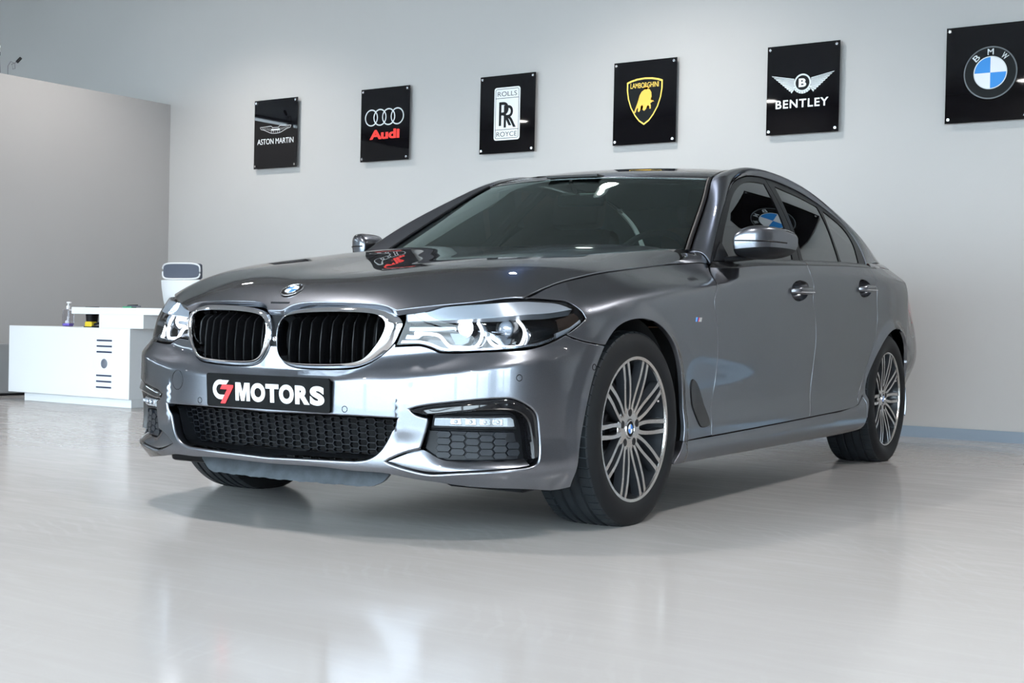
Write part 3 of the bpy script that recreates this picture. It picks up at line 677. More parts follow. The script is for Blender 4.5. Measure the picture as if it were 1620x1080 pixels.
def disc(name, c, r, mat, e, z=ZP, t=.0006, a0=0, a1=2*math.pi):
    full = a1 - a0 > 6.28; th = np.linspace(a0, a1, 48, endpoint=not full); pts = [(c[0] + r * math.cos(a), c[1] + r * math.sin(a)) for a in th]
    return flat(name, pts if full else [c] + pts, mat, e, z, t)
def stroke(name, pts, w, mat, e, z=ZP, closed=False):
    """flat line of width w"""
    p = np.array(pts, float); n = len(p); L_, R_ = [], []
    for i in range(n):
        a = p[(i - 1) % n] if (closed or i > 0) else p[i]; b = p[(i + 1) % n] if (closed or i < n - 1) else p[i]
        d = b - a; d = d / max(1e-9, np.linalg.norm(d)); nn = np.array([-d[1], d[0]]) * w / 2; L_.append(p[i] + nn); R_.append(p[i] - nn)
    V = [(*q, z + .0004) for q in L_] + [(*q, z + .0004) for q in R_]; m_ = n if closed else n - 1
    Fs = [(i, n + i, n + (i + 1) % n, (i + 1) % n) for i in range(m_)]; return mesh_obj(name, V, Fs, mat, e)

# 1: winged outline over two words
s1 = sign(-5.7293, 'black wall sign with thin winged outline and two white words, leftmost of the row')
wl = [(.14, .605), (.40, .612), (.43, .588), (.50, .588)]; wing = lambda f: [P(x, y) for x, y in f] + [P(1 - x, y) for x, y in f[::-1]]
stroke('wing_top', wing(wl), .0032, M['pale_print'], s1)
stroke('wing_tip', [P(.14, .605), P(.16, .575), P(.24, .56), P(.30, .54), P(.36, .52), P(.41, .508), P(.50, .503)], .0032, M['pale_print'], s1); stroke('wing_tip', [P(1 - .14, .605), P(1 - .16, .575), P(1 - .24, .56), P(1 - .30, .54), P(1 - .36, .52), P(1 - .41, .508), P(.50, .503)], .0032, M['pale_print'], s1)
for k in range(7):
    a = .18 + k * .04
    for sg in (0, 1):
        f = (lambda x: 1 - x) if sg else (lambda x: x); stroke('feather_line', [P(f(a), .60 - .003 * k), P(f(a + .05), .565 - .006 * k)], .0018, M['pale_print'], s1); 
for k in range(5): stroke('feather_line', [P(.40 + k * .05, .545), P(.41 + k * .045, .512)], .0022, M['pale_print'], s1)
flat('centre_bar', [P(.40, .548), P(.60, .548), P(.60, .568), P(.40, .568)], M['silver_print'], s1)
words('sign_words', 'ASTON MARTIN', .08, .92, .352, .432, M['pale_print'], s1, bold=.0)
# 2: four rings and red word
s2 = sign(-4.4725, 'black wall sign with four linked silver rings above a red word')
for k in range(4): ring('emblem_ring', P(.222 + .1785 * k, .60), .0605, .0705, M['silver_print'], s2, ZP + .0003 * (k % 2))
words('sign_words', 'Audi', .19, .81, .300, .432, M['red_print'], s2, bold=.045)
# 3: white upright badge with double letter
s3 = sign(-3.2292, 'black wall sign with an upright white badge holding two overlapping letters')
def rrect(fx0, fx1, fy0, fy1, r):
    (xa, ya), (xb, yb) = P(fx0, fy0), P(fx1, fy1); out = []
    for cx, cy, a in ((xb - r, yb - r, 0), (xa + r, yb - r, 90), (xa + r, ya + r, 180), (xb - r, ya + r, 270)):
        for t in np.radians(np.linspace(a, a + 90, 7)): out.append((cx + r * math.cos(t), cy + r * math.sin(t)))
    return out
flat('badge_plate', rrect(.265, .735, .165, .842, .022), M['pale_print'], s3)
stroke('badge_border', rrect(.290, .710, .190, .820, .014), .004, M['dark_print'], s3, ZP + .0007, closed=True)
for fy in (.703, .300): stroke('badge_rule', [P(.292, fy), P(.708, fy)], .004, M['dark_print'], s3, ZP + .0007)
words('sign_words', 'ROLLS', .325, .675, .728, .788, M['dark_print'], s3, ZP + .0006, bold=-.004); words('sign_words', 'ROYCE', .315, .685, .212, .272, M['dark_print'], s3, ZP + .0006, bold=-.004)
words('big_letter', 'R', .355, .585, .350, .655, M['dark_print'], s3, ZP + .0006); words('big_letter', 'R', .445, .665, .325, .610, M['dark_print'], s3, ZP + .0009)
# 4: gold shield with charging animal
s4 = sign(-2.0034, 'black wall sign with a gold-edged shield and charging golden bull')
def shield(k):
    h = [(.50, .795), (.62, .788), (.72, .770), (.785, .750), (.785, .66), (.765, .55), (.72, .44), (.65, .34), (.58, .27), (.50, .225)]
    q = [(.5 + (x - .5) * k, .52 + (y - .52) * k) for x, y in h]; q = q + [(1 - x, y) for x, y in q[-2:0:-1]]; return [P(x, y) for x, y in q]
flat('shield_rim', shield(1.0), M['yellow'], s4); flat('shield_field', shield(.925), M['dark_print'], s4, ZP + .0006)
words('sign_words', 'LAMBORGHINI', .275, .725, .672, .735, M['yellow'], s4, ZP + .0012, bold=.004)
bull = [(.335, .365), (.365, .372), (.375, .40), (.395, .43), (.405, .415), (.40, .385), (.42, .375), (.44, .40), (.445, .44), (.465, .46), (.485, .435), (.475, .40), (.50, .385), (.53, .405), (.545, .44), (.565, .45), (.585, .43), (.585, .405), (.605, .405), (.605, .445), (.595, .47), (.64, .492), (.655, .485), (.645, .50), (.60, .512), (.615, .55), (.61, .60), (.585, .635), (.56, .642), (.575, .668), (.545, .68), (.49, .675), (.485, .665), (.53, .668), (.56, .660), (.545, .640), (.50, .640), (.455, .615), (.425, .575), (.41, .53), (.395, .49), (.37, .44), (.35, .40)]
flat('bull_figure', [P(x, y + .01) for x, y in bull], M['gold'], s4, ZP + .0012)
# 5: feathered wings with a letter, word below
s5 = sign(-.7748, 'black wall sign with wide silver feathered wings around a letter B')
for sg in (-1, 1):
    for k in range(10):
        y0 = .612 - .0125 * k; tip = .435 - .030 * k; root = .115
        a, b = P(.5 + sg * root, y0 + .004), P(.5 + sg * tip, .668 - .021 * k); a2, b2 = P(.5 + sg * root, y0 - .0045), P(.5 + sg * (tip - .014), .657 - .0225 * k)
        q = [a, b, b2, a2]; flat('feather', q if sg > 0 else q[::-1], M['silver_print'], s5, ZP + .0001 * k)
for k in range(9):
    t0, t1 = math.radians(200 + 15.6 * k), math.radians(200 + 15.6 * k + 13); c = P(.5, .566); r0, r1 = .054, .074
    flat('tail_feather', [(c[0] + r * math.cos(t), c[1] + r * math.sin(t)) for r, t in ((r0, t0), (r1, t0), (r1, t1), (r0, t1))], M['silver_print'], s5)
ring('emblem_ring', P(.5, .566), .050, .061, M['silver_print'], s5, ZP + .0012); disc('emblem_field', P(.5, .566), .0505, M['dark_print'], s5, ZP + .0012); words('big_letter', 'B', .448, .552, .518, .614, M['pale_print'], s5, ZP + .0018, bold=.04)
words('sign_words', 'BENTLEY', .13, .86, .292, .386, M['pale_print'], s5, bold=.022, space=1.15)
# 6: round blue-white emblem
s6 = sign(.4621, 'black wall sign with a round blue and white quartered emblem, cut by the picture edge')
c6 = P(.535, .50); ring('emblem_rim', c6, .158, .166, M['grey_print'], s6); ring('emblem_band', c6, .104, .158, M['dark_print'], s6); ring('emblem_rim', c6, .098, .104, M['silver_print'], s6, ZP + .0003)
for k in range(4): disc('quadrant', c6, .098, M['pale_print'] if k % 2 == 0 else M['blue_print'], s6, a0=k * math.pi / 2, a1=(k + 1) * math.pi / 2)
for ch, a in (('B', 42), ('M', 0), ('W', -42)):
    V, Fs = fit_text(ch, -.019, .019, .112, .150, bold=.01); t = math.radians(a); V = np.stack([V[:, 0]*math.cos(t) - V[:, 1]*math.sin(t) + c6[0], V[:, 0]*math.sin(t) + V[:, 1]*math.cos(t) + c6[1], V[:, 2]], 1); mesh_obj('emblem_letter', *slab(V, Fs, .0004), M['silver_print'], s6, (0, 0, ZP + .0006))
# ================================================================ THE CAR
car = empty('sedan_car', (0, 0, 0), CAR_ANGLE)
tag(car, 'metallic grey sedan with chrome twin grille parked across the glossy showroom floor', 'car')
CV['A_hl_top'] = [(a, b + .006 * float(np.interp(a, [-1.0, -.93, -.62, -.5524], [0, 1, 1, .4]))) for a, b in CV['A_hl_top']]
def ms(p): q = np.array(p, float).copy(); q[:, 0] = 2 * S0 - q[:, 0]; return q[::-1]     # mirror an outline to the other side of the nose
def Aoff(d):
    def f(s, z):
        return A(s, z) - fn_normal(A, np.asarray(s, float), np.asarray(z, float), 2e-3) * d
    return f
ARCH_F = np.array([(-.375, .157), (-.389, .225), (-.376, .32), (-.342, .44), (-.300, .545), (-.2536, .6134), (-.205, .658), (-.130, .690), (-.033, .703), (.083, .693), (.189, .653), (.263, .597), (.308, .525), (.336, .44), (.345, .34), (.335, .262)])
i_bf = 5
shut = np.array(list(CV['A_shut']) + [(.57, .9215), (.66, .930)])

# ---- bumper
kid = curve2(CV['A_kid_out'], .006, closed=True)
def between(c, a, b):
    """part of closed curve c from its point nearest a to its point nearest b, in order"""
    i = np.argmin(((c - np.array(a))**2).sum(1)); j = np.argmin(((c - np.array(b))**2).sum(1))
    return c[i:j + 1] if i <= j else np.concatenate([c[i:], c[:j + 1]])
kid_low = between(kid, (-1.0426, .6128), (-1.4771, .591))       # runs from the lamp side round the bottom to the centre
hl_lower = np.concatenate([curve2(CV['A_hl_bot']), curve2(CV['A_hl_notch'])[1:], curve2(CV['A_hl_low'])[1:]])
i_g = np.argmin(((hl_lower - np.array([-.4256, .648]))**2).sum(1))
bump_half_top = np.concatenate([np.array([(S0, .592), (S0 + .012, .592)]), kid_low[::-1], hl_lower[:i_g], curve2(CV['A_bump_fender'])])
arch_f1 = curve2(ARCH_F[:i_bf + 1][::-1]); arch_f2 = curve2(ARCH_F[i_bf:])
bot = np.array(CV['A_bump_bot'])[1:]; bot = np.concatenate([[(S0, .206)], bot[:-1], [(-.375, .157)]])
bump_half = np.concatenate([bump_half_top, arch_f1[1:], curve2(bot)[::-1][1:]])
bumper_outline = join(bump_half, ms(bump_half))
ci_half = np.concatenate([[(S0, .3722)], curve2([(S0 + .06, .3735)] + CV['A_ci_top'][1:]), curve2(CV['A_ci_side'])[1:], curve2(CV['A_ci_bot'][:-1] + [(S0 + .01, .2318)])[1:], [(S0, .2318)]])
ci = join(ci_half, ms(ci_half))
si = join(curve2(CV['A_si_top']), curve2(CV['A_si_v'])[1:], curve2(CV['A_si_left'])[1:], curve2(CV['A_si_trim'])[1:])
V_, F_, N_ = panel_arrays(A, bumper_outline, [ci, si, ms(si)], h=.013, hb=.007, r=.003, depth=.018, gap=.003, hole_r=.007, hole_depth=.032)
bumper = link('front_bumper', mesh_from(V_, F_, N_), M['paint'], car)

# ---- front wings
hl_out = curve2(CV['A_hl_out'])
wing_o = join(curve2(shut), curve2([shut[-1], (.700, .930)]), curve2([(.7143, .921)] + CV['A_door_f'][1:]), line2([CV['A_door_f'][-1], (.615, .270), (.335, .262)]), arch_f2[::-1],
              curve2(CV['A_bump_fender'])[::-1], hl_lower[i_g:], hl_out)
panel_pair('front_wing', M['paint'], car, A, wing_o, h=.014, hb=.007, depth=.016)
# ---- doors
zs_ = lambda s: float(ZSILL(s)) + .004
belt = lambda s0, s1: curve2([(s, float(lin([.72, 1.1839, 1.7171, 2.2677, 2.701, 3.0, 3.6, 4.2], [.9227, .9489, .974, .9956, 1.0068, 1.018, 1.025, 1.02])(s))) for s in np.linspace(s0, s1, 8)])
door_b = curve2([(1.706, .9735)] + CV['A_door_b'][1:-1] + [(1.722, .2955)])
door_f = curve2([(.7143, .9222)] + CV['A_door_f'][1:])
dc_pts = [(2.672, 1.0062), (2.684, .95), (2.700, .90), (2.700, .85), (2.708, .79), (2.712, .73), (2.695, .672), (2.645, .581), (2.578, .475), (2.515, .395), (2.4546, .353)]
door_c = curve2(dc_pts)
sill_line = lambda a, b: curve2([(s, zs_(s)) for s in np.linspace(a, b, 10)])
fd = join(belt(.7143, 1.706), door_b, line2([(1.722, .2955), (1.722, zs_(1.722))]), sill_line(1.722, .6175), line2([(.6175, zs_(.6175)), CV['A_door_f'][-1]]), door_f[::-1])
rd = join(belt(1.706, 2.672), door_c, sill_line(2.4546, 1.722), door_b[::-1])
hole_f = curve2(CV['A_handle_f'], closed=True); hole_r = curve2(CV['A_handle_r'], closed=True)
fdoors = panel_pair('front_door', M['paint'], car, A, fd, [hole_f], h=.015, hb=.008, depth=.016, hole_r=.004, hole_depth=.004)
rdoors = panel_pair('rear_door', M['paint'], car, A, rd, [hole_r], h=.015, hb=.008, depth=.016, hole_r=.004, hole_depth=.004)
# ---- rear quarter, sill, rear bumper, tail lamps, boot
ARCH_R = np.array([(2.560, .245), (2.588, .33), (2.600, .41), (2.655, .515), (2.724, .588), (2.841, .658), (2.997, .694), (3.131, .680), (3.250, .622), (3.33, .52), (3.362, .40), (3.368, .30), (3.36, .22)])
arch_r = curve2(ARCH_R); i_r = int(np.argmin(np.abs(arch_r[:, 1] - .519) + (arch_r[:, 0] < 3) * 9))
tail = np.array([(3.86, .80), (3.93, .93), (3.99, .955), (4.38, .945), (4.38, .80)])
quarter = join(belt(2.672, 3.86), line2([(3.86, 1.02), (3.86, .93)]), curve2([(3.86, .93), (3.72, .915), (3.60, .888), (3.56, .870), (3.585, .82), (3.66, .735)]), curve2([(3.66, .735), (3.50, .70), (3.40, .62), (3.331, .519)]), arch_r[::-1][len(arch_r) - 1 - i_r:],
               line2([(2.560, .245), (2.545, .36), (2.4546, zs_(2.4546)), (2.4546, .353)]), door_c[::-1])
panel_pair('rear_quarter_panel', M['paint'], car, A, quarter, h=.018, hb=.009, depth=.016)
sill = join(sill_line(.337, 2.4546), line2([(2.4546, zs_(2.4546)), (2.545, .36), (2.556, .25)]), curve2([(2.556, .25), (2.52, .212), (2.40, .19), (1.9648, .184), (.9636, .184), (.40, .184), (.262, .186)]), curve2([(.262, .186), (.30, .225), (.337, zs_(.337))]))
panel_pair('side_skirt', M['paint'], car, A, sill, h=.016, hb=.009, depth=.03)
rb_half = join(line2([(S1, .70), (3.86, .705), (3.66, .735)]), curve2([(3.66, .735), (3.50, .70), (3.40, .62), (3.331, .519)]), arch_r[i_r:], curve2([(3.36, .22), (3.8, .20), (4.2, .21), (S1, .21)]))
panel_pair('rear_bumper', M['paint'], car, A, rb_half, h=.03, hb=.016, depth=.016, gap=0.0)
tl = join(line2([(3.86, .710), (4.40, .705), (4.40, .95)]), curve2([(4.40, .95), (4.1, .955), (3.86, .93), (3.72, .915), (3.60, .888), (3.56, .870), (3.585, .82), (3.66, .738), (3.86, .710)]))
panel_pair('tail_lamp', M['tail_red'], car, A, tl, h=.02, hb=.01, depth=.02)
bl = join(line2([(4.405, .705), (S1, .705), (S1, 1.02), (4.405, 1.02), (4.405, .705)]))
panel_pair('boot_lid_face', M['paint'], car, A, bl, h=.03, hb=.016, depth=.016, gap=0.001)
q2 = join(line2([(3.865, .96), (3.865, 1.02), (4.405, 1.02), (4.405, .955)]), curve2([(4.405, .955), (4.1, .97), (3.93, .935), (3.865, .96)]))
# ---- bonnet
hf = curve2([(0, -.8175), (.02, -.8172), (.0345, -.8150), (.0451, -.8057), (.0638, -.7955), (.0952, -.7872), (.1683, -.781), (.274, -.7722), (.3425, -.7635), (.4036, -.757), (.4305, -.7587), (.4497, -.760)], .006)
hh = curve2(CV['H_hood_hl'], .008)
hs = curve2([(.7603, -.5076), (.7655, -.428), (.7605, -.3076), (.7614, -.1852), (.7626, -.0536), (.7645, .1), (.768, .314), (.7766, .4868), (.7805, .5515), (.778, .615), (.765, .668), (.738, .705)], .008)
hr = curve2([(.738, .705), (.66, .685), (.5, .62), (.25, .555), (0, .535)], .01)
hood_half = join(hf, hh[1:], hs[1:], hr[1:])
mx_ = lambda p: np.stack([-np.asarray(p)[:, 0], np.asarray(p)[:, 1]], 1)[::-1]
hood = panel('bonnet', M['paint'], car, H, join(hood_half, mx_(hood_half)), h=.014, hb=.006, r=.004, depth=.022, gap=.004)

# ---- greenhouse: screen, roof and rear window on one lofted skin
_Cn = np.array([(0, .44, .965), (0, .60, 1.050), (0, .84, 1.172), (0, 1.03, 1.264), (0, 1.185, 1.336), (0, 1.38, 1.388), (0, 1.70, 1.434), (0, 2.05, 1.452), (0, 2.38, 1.440), (0, 2.72, 1.390), (0, 3.0, 1.30), (0, 3.22, 1.21), (0, 3.40, 1.13), (0, 3.5, 1.08)])
_Wd = np.array([(.752, .78, .980), (.719, .90, 1.055), (.666, 1.10, 1.172), (.618, 1.26, 1.267), (.579, 1.382, 1.332), (.562, 1.52, 1.376), (.553, 1.75, 1.410), (.548, 2.05, 1.420), (.548, 2.35, 1.405), (.555, 2.65, 1.355), (.575, 2.95, 1.265), (.635, 3.2, 1.165), (.685, 3.4, 1.090), (.715, 3.5, 1.052)])
_Uyz = np.array([(.688, .926), (.80, 1.012), (1.02, 1.144), (1.24, 1.246), (1.42, 1.315), (1.60, 1.360), (1.81, 1.388), (2.10, 1.391), (2.38, 1.365), (2.60, 1.318), (2.78, 1.25), (2.855, 1.17), (2.845, 1.085), (2.79, 1.014)])
_b = np.arange(14.0)
Cn, Wd, Uyz = spl(_b, _Cn), spl(_b, _Wd), spl(_b, _Uyz)
def Ucv(b): q = Uyz(b); return E_(q[..., 0], q[..., 1])
GA, GB = .62, .2
def G(u, v):
    a = np.asarray(u, float) / GA; b = np.asarray(v, float) / GB; c, w = Cn(b), Wd(b)
    q = (a * a)[..., None]; p = c + (w - c) * q; p[..., 0] = a * w[..., 0]; return p
BULGE = lin([0, 2, 4, 6, 9, 11, 13], [.020, .020, .026, .034, .040, .045, .03])
def RL(u, v):
    c = np.asarray(u, float) / .12; b = np.asarray(v, float) / GB; w, q = Wd(b), Ucv(b)
    bl_ = BULGE(b)[..., None] * (4 * c * (1 - c))[..., None] * np.array([.70, -.12, .70])
    return w * (1 - c)[..., None] + q * c[..., None] + bl_
rect = lambda u0, u1, v0, v1: line2([(u0, v0), (u1, v0), (u1, v1), (u0, v1), (u0, v0)], .01)[:-1]
panel('windscreen', M['windscreen'], car, G, rect(-.975 * GA, .975 * GA, .15 * GB, 3.96 * GB), h=.03, r=.001, depth=.004, gap=.002)
panel('roof', M['paint'], car, G, rect(-.992 * GA, .992 * GA, 4.0 * GB, 9.2 * GB), h=.022, r=.004, depth=.012, gap=.002)
panel('rear_window', M['privacy_glass'], car, G, rect(-.975 * GA, .975 * GA, 9.25 * GB, 12.9 * GB), h=.03, r=.001, depth=.004, gap=.002)
panel_pair('roof_pillar', M['paint'], car, RL, rect(.002, .119, .02 * GB, 12.98 * GB), h=.012, r=.002, depth=.012, gap=.001)
def strip_obj(name, mat, pts, r, parent, pair=True, **k):
    o = MB().tube(pts, r, **k).obj(name, mat, parent)
    if pair:
        V, Fc = mirror_mesh(o.data); me = bpy.data.meshes.new('m'); me.from_pydata([tuple(v) for v in V], [], Fc); auto_smooth(me, 40)
        return o, link(name, me, mat, parent)
    return o
bb = np.linspace(0, 4.05, 40); strip_obj('windscreen_trim', M['black_plastic'], [tuple(G(np.array(.986 * GA), np.array(b * GB)) + np.array([.004, -.004, .003])) for b in bb], (.009, .005), car)
bb = np.linspace(4.3, 9.4, 50); strip_obj('roof_strip', M['trim_black'], [tuple(Wd(b) + np.array([0, 0, .001])) for b in bb], (.007, .004), car)
aa = np.linspace(-.975, .975, 41); strip_obj('windscreen_header_trim', M['satin_chrome'], [tuple(G(np.array(a * GA), np.array(3.985 * GB)) + np.array([0, 0, .001])) for a in aa], .0025, car, pair=False)
# shoulder deck beside the rear window and boot lid
bs = belt(2.70, 4.30); P1_ = A(bs[:, 0], bs[:, 1]); n_ = len(P1_)
k2 = curve2([Ucv(np.array(12.9)) , (.81, 3.0, 1.030), (.745, 3.28, 1.050), tuple(_Wd[-1]), (.655, 3.75, 1.045), (.66, 3.96, 1.03)], .02); k2 = np.stack([np.interp(np.linspace(0, 1, n_), np.linspace(0, 1, len(k2)), k2[:, j]) for j in range(3)], 1)
tt_ = np.linspace(0, 1, 9)[:, None, None]; dk = P1_[None] * (1 - tt_) + k2[None] * tt_ + np.array([0, 0, .014]) * (4 * tt_ * (1 - tt_))
V_, F_ = grid_mesh(dk, flip=True); o = link('rear_shoulder', mesh_from(V_, F_), M['paint'], car); link('rear_shoulder', mesh_from(V_ * np.array([-1, 1, 1]), [f[::-1] for f in F_]), M['paint'], car)
yy = np.linspace(3.47, 4.085, 14); xx = np.linspace(-.66, .66, 17); gx_, gy_ = np.meshgrid(xx, yy, indexing='ij')
bz = 1.085 - .03 * ((gy_ - 3.47) / .6)**2 - .035 * (gx_ / .66)**2
V_, F_ = grid_mesh(np.stack([gx_, gy_ - .10 * (gx_ / .66)**2 * ((gy_ - 3.47) / .6), bz], -1), flip=False); link('boot_lid', mesh_from(V_, F_), M['paint'], car)

# ---- side windows on the leaning glass plane
bz_ = lin([.69, 1.1775, 1.7574, 2.34, 2.80], [.9265, .9564, .984, 1.007, 1.016])
Ucurve = Uyz(np.linspace(0, 13, 160))
def ubetween(y0, z0, y1, z1):
    i = np.argmin(((Ucurve - [y0, z0])**2).sum(1)); j = np.argmin(((Ucurve - [y1, z1])**2).sum(1)); return Ucurve[i:j + 1]
bl2 = lambda a, b: np.array([(s, float(bz_(s))) for s in np.linspace(a, b, 40)])
split = curve2([(1.955, 1.392), (1.855, 1.18), (1.715, .9823)])
ff = join(ubetween(.69, .926, 1.955, 1.392), split, bl2(1.715, .70))
rf = join(split[::-1], ubetween(1.955, 1.392, 2.79, 1.014), bl2(2.78, 1.715))
g1 = join(curve2([(.800, .950), (.8996, 1.0317), (1.0967, 1.148), (1.2643, 1.2300), (1.4101, 1.2857), (1.5813, 1.3315), (1.7334, 1.3516), (1.880, 1.3574)]), curve2([(1.880, 1.3574), (1.7549, 1.1483), (1.6321, .9904)]), bl2(1.6321, .80) + np.array([0, .012]))
g2 = join(curve2([(2.0234, 1.3600), (2.1348, 1.3485), (2.3072, 1.3334), (2.5122, 1.3046)]), curve2([(2.522, 1.300), (2.468, 1.2083), (2.39, 1.1043), (2.3289, 1.0180)]), bl2(2.3289, 1.7757) + np.array([0, .012]), curve2([(1.7757, .9966), (1.9035, 1.177), (2.0234, 1.3600)]))
g3 = join(curve2([(2.5802, 1.2868), (2.7085, 1.2409), (2.775, 1.192), (2.775, 1.1388), (2.7293, 1.0815), (2.675, 1.0259)]), bl2(2.675, 2.3665) + np.array([0, .012]), curve2([(2.3665, 1.0195), (2.4238, 1.1063), (2.5037, 1.2109), (2.5802, 1.2868)]))
for par, outl, holes in ((fdoors, ff, [g1]), (rdoors, rf, [g2, g3])):
    V_, F_, N_ = panel_arrays(E_, outl, holes, h=.02, hb=.008, r=.002, depth=.010, gap=.002, hole_depth=.006)
    link('window_frame', mesh_from(V_, F_, N_), M['frame_black'], par[0]); link('window_frame', mesh_from(*mir(V_, F_, N_)), M['frame_black'], par[1])
def E_in(y, z): return E_(y, z) - np.array([.004, 0, 0])
for par, nm, g in ((fdoors, 'door_window', g1), (rdoors, 'door_window', g2), (rdoors, 'quarter_window', g3)):
    V_, F_, N_ = panel_arrays(E_in, inset(resample(g, .01), -.006), h=.03, hb=.015, r=.0005, depth=0, gap=0)
    link(nm, mesh_from(V_, F_, N_), M['privacy_glass'], par[0]); link(nm, mesh_from(*mir(V_, F_, N_)), M['privacy_glass'], par[1])
for (s0, s1), par in (((.705, 1.70), fdoors), ((1.712, 2.80), rdoors)):
    ss = np.linspace(s0, s1, 40); zb = bz_(ss); a_ = A(ss, zb - .013); e_ = E_(ss, zb + .003); mid = (a_ + e_) / 2 + np.array([.004, 0, .008]); lo_ = a_ - np.array([.004, 0, .014]); hi_ = e_ + np.array([.003, 0, .006])
    rows = np.stack([lo_, a_ + np.array([.003, 0, .002]), a_ * .7 + e_ * .3 + np.array([.004, 0, .006]), a_ * .3 + e_ * .7 + np.array([.003, 0, .006]), hi_, e_ - np.array([.01, 0, 0])])
    V_, F_ = grid_mesh(rows, flip=True); link('belt_trim', auto_smooth(mesh_from(V_, F_), 40), M['trim_black'], par[0]); link('belt_trim', auto_smooth(mesh_from(V_ * np.array([-1, 1, 1]), [f[::-1] for f in F_]), 40), M['trim_black'], par[1])
# cowl panel between bonnet, pillar and wing
hin = curve2([(.7790, .470), (.7815, .520), (.7850, .560), (.7825, .620), (.769, .674), (.742, .712)], .01); Pin = np.concatenate([H(hin[:, 0], hin[:, 1]), np.array([(.747, .745, .968), (.751, .775, .981)])]); Pin = curve2(Pin, .01)
Pout = curve2([tuple(A(np.array(s_), np.array(z_))) for s_, z_ in ((.455, .9105), (.52, .9165), (.58, .9225), (.64, .928), (.695, .930))] + [(.862, .715, .9275)], .01)
n_ = 40; rs3 = lambda c: np.stack([np.interp(np.linspace(0, 1, n_), np.linspace(0, 1, len(c)), c[:, k]) for k in range(3)], 1); Pin, Pout = rs3(Pin), rs3(Pout)
tt_ = np.linspace(0, 1, 9)[:, None, None]; bulge_ = np.sin(np.linspace(0, 1, n_) * math.pi / 2)[None, :, None] * .016
dk = Pout[None] * (1 - tt_) + Pin[None] * tt_ + np.array([.35, -.15, .9]) * (4 * tt_ * (1 - tt_)) * bulge_
V_, F_ = grid_mesh(dk, flip=True); link('cowl_corner', mesh_from(V_, F_), M['paint'], car); link('cowl_corner', mesh_from(V_ * np.array([-1, 1, 1]), [f[::-1] for f in F_]), M['paint'], car)
# ================================================================ car: grille, lamps, intakes, plate, badges
def off_pt(s, z, d):
    s = np.asarray(s, float); z = np.asarray(z, float); return A(s, z) - fn_normal(A, s, z, 4e-3) * (d if np.ndim(d) == 0 else np.asarray(d)[..., None])
def put_pair(name, me, mat, parent, parent2=None):
    o = link(name, me, mat, parent); V, Fc = mirror_mesh(me); m2 = bpy.data.meshes.new('m'); m2.from_pydata([tuple(v) for v in V], [], Fc)
    for mm in me.materials:
        if mm.name not in [x.name for x in m2.materials]: m2.materials.append(mm)
    for p, q in zip(m2.polygons, me.polygons): p.material_index = q.material_index; p.use_smooth = q.use_smooth
    auto_smooth(m2, 35); return o, link(name, m2, mat, parent2 or parent)
# ---- kidney grilles
NK = 120
ko = curve2(CV['A_kid_out'], .004, closed=True); ki = curve2(CV['A_kid_in'], .004, closed=True)
ang_ = lambda p, c: np.unwrap(np.arctan2(p[:, 1] - c[1], p[:, 0] - c[0]))
def by_angle(p, c, n):
    a = np.arctan2(p[:, 1] - c[1], (p[:, 0] - c[0]) * .42); o = np.argsort(a); t = np.linspace(-math.pi, math.pi, n, endpoint=False)
    aa = np.concatenate([a[o] - 2*math.pi, a[o], a[o] + 2*math.pi]); pp = np.concatenate([p[o]] * 3)
    return np.stack([np.interp(t, aa, pp[:, k]) for k in range(2)], 1)
kc = (-1.27, .615); KO = by_angle(ko, kc, NK); KI = by_angle(ki, kc, NK)
loops = []
for f, d in ((0, .020), (0, .004), (.0, -.001), (.35, -.010), (.75, -.0165), (.93, -.0175), (1.0, -.0155), (1.03, -.010), (1.035, .012), (1.035, .075)):
    q = KO + (KI - KO) * f; nk = fn_normal(A, q[:, 0], np.maximum(q[:, 1], .60), 2e-2); loops.append(A(q[:, 0], q[:, 1]) - nk * d)
me_fr = loft(loops, ang=50)
grA = empty('kidney_grille', parent=car); grB = empty('kidney_grille', parent=car)
put_pair('grille_frame', me_fr, M['chrome'], grA, grB)
q = KI + (KI - np.array(kc)) * .02; V_, F_, N_ = panel_arrays(Aoff(.085), resample(q, .012), h=.04, hb=.012, depth=0, gap=0, r=.001)
link('grille_backing', mesh_from(V_, F_, N_), M['liner'], grA); link('grille_backing', mesh_from(*mir(V_, F_, N_)), M['liner'], grB)
sl_x = [443.5, 458, 474, 490, 507, 524.6, 542, 560, 578.6, 597.6]
kin_poly = np.array(KI)
def zspan(s):
    zz = []
    for a, b in zip(kin_poly, np.roll(kin_poly, -1, 0)):
        if (a[0] - s) * (b[0] - s) < 0: zz.append(a[1] + (b[1] - a[1]) * (s - a[0]) / (b[0] - a[0]))
    return (min(zz), max(zz)) if len(zz) > 1 else None
for k in range(9):
    s = -1.4385 + k * .0410
    zz = zspan(s)
    if zz is None: continue
    z0, z1 = zz[0] - .004, zz[1] + .002; kz = min(.672, z1 - .012)
    rows = []
    for z, d in ((z0, .016), (z0 + .012, .010), ((z0 + kz) / 2, .005), (kz - .006, .006), (kz + .004, .011), ((kz + z1) / 2 + .004, .026), (z1, .042)):
        r_ = [off_pt(s - .0022, z, d + .003), off_pt(s - .0011, z, d), off_pt(s + .0011, z, d), off_pt(s + .0022, z, d + .003), off_pt(s + .0052, z, d + .06), off_pt(s - .0052, z, d + .06)]
        rows.append([np.asarray(p) for p in r_])
    put_pair('grille_slat', loft(rows, cap0=True, cap1=True, ang=30), M['trim_black'], grA, grB)
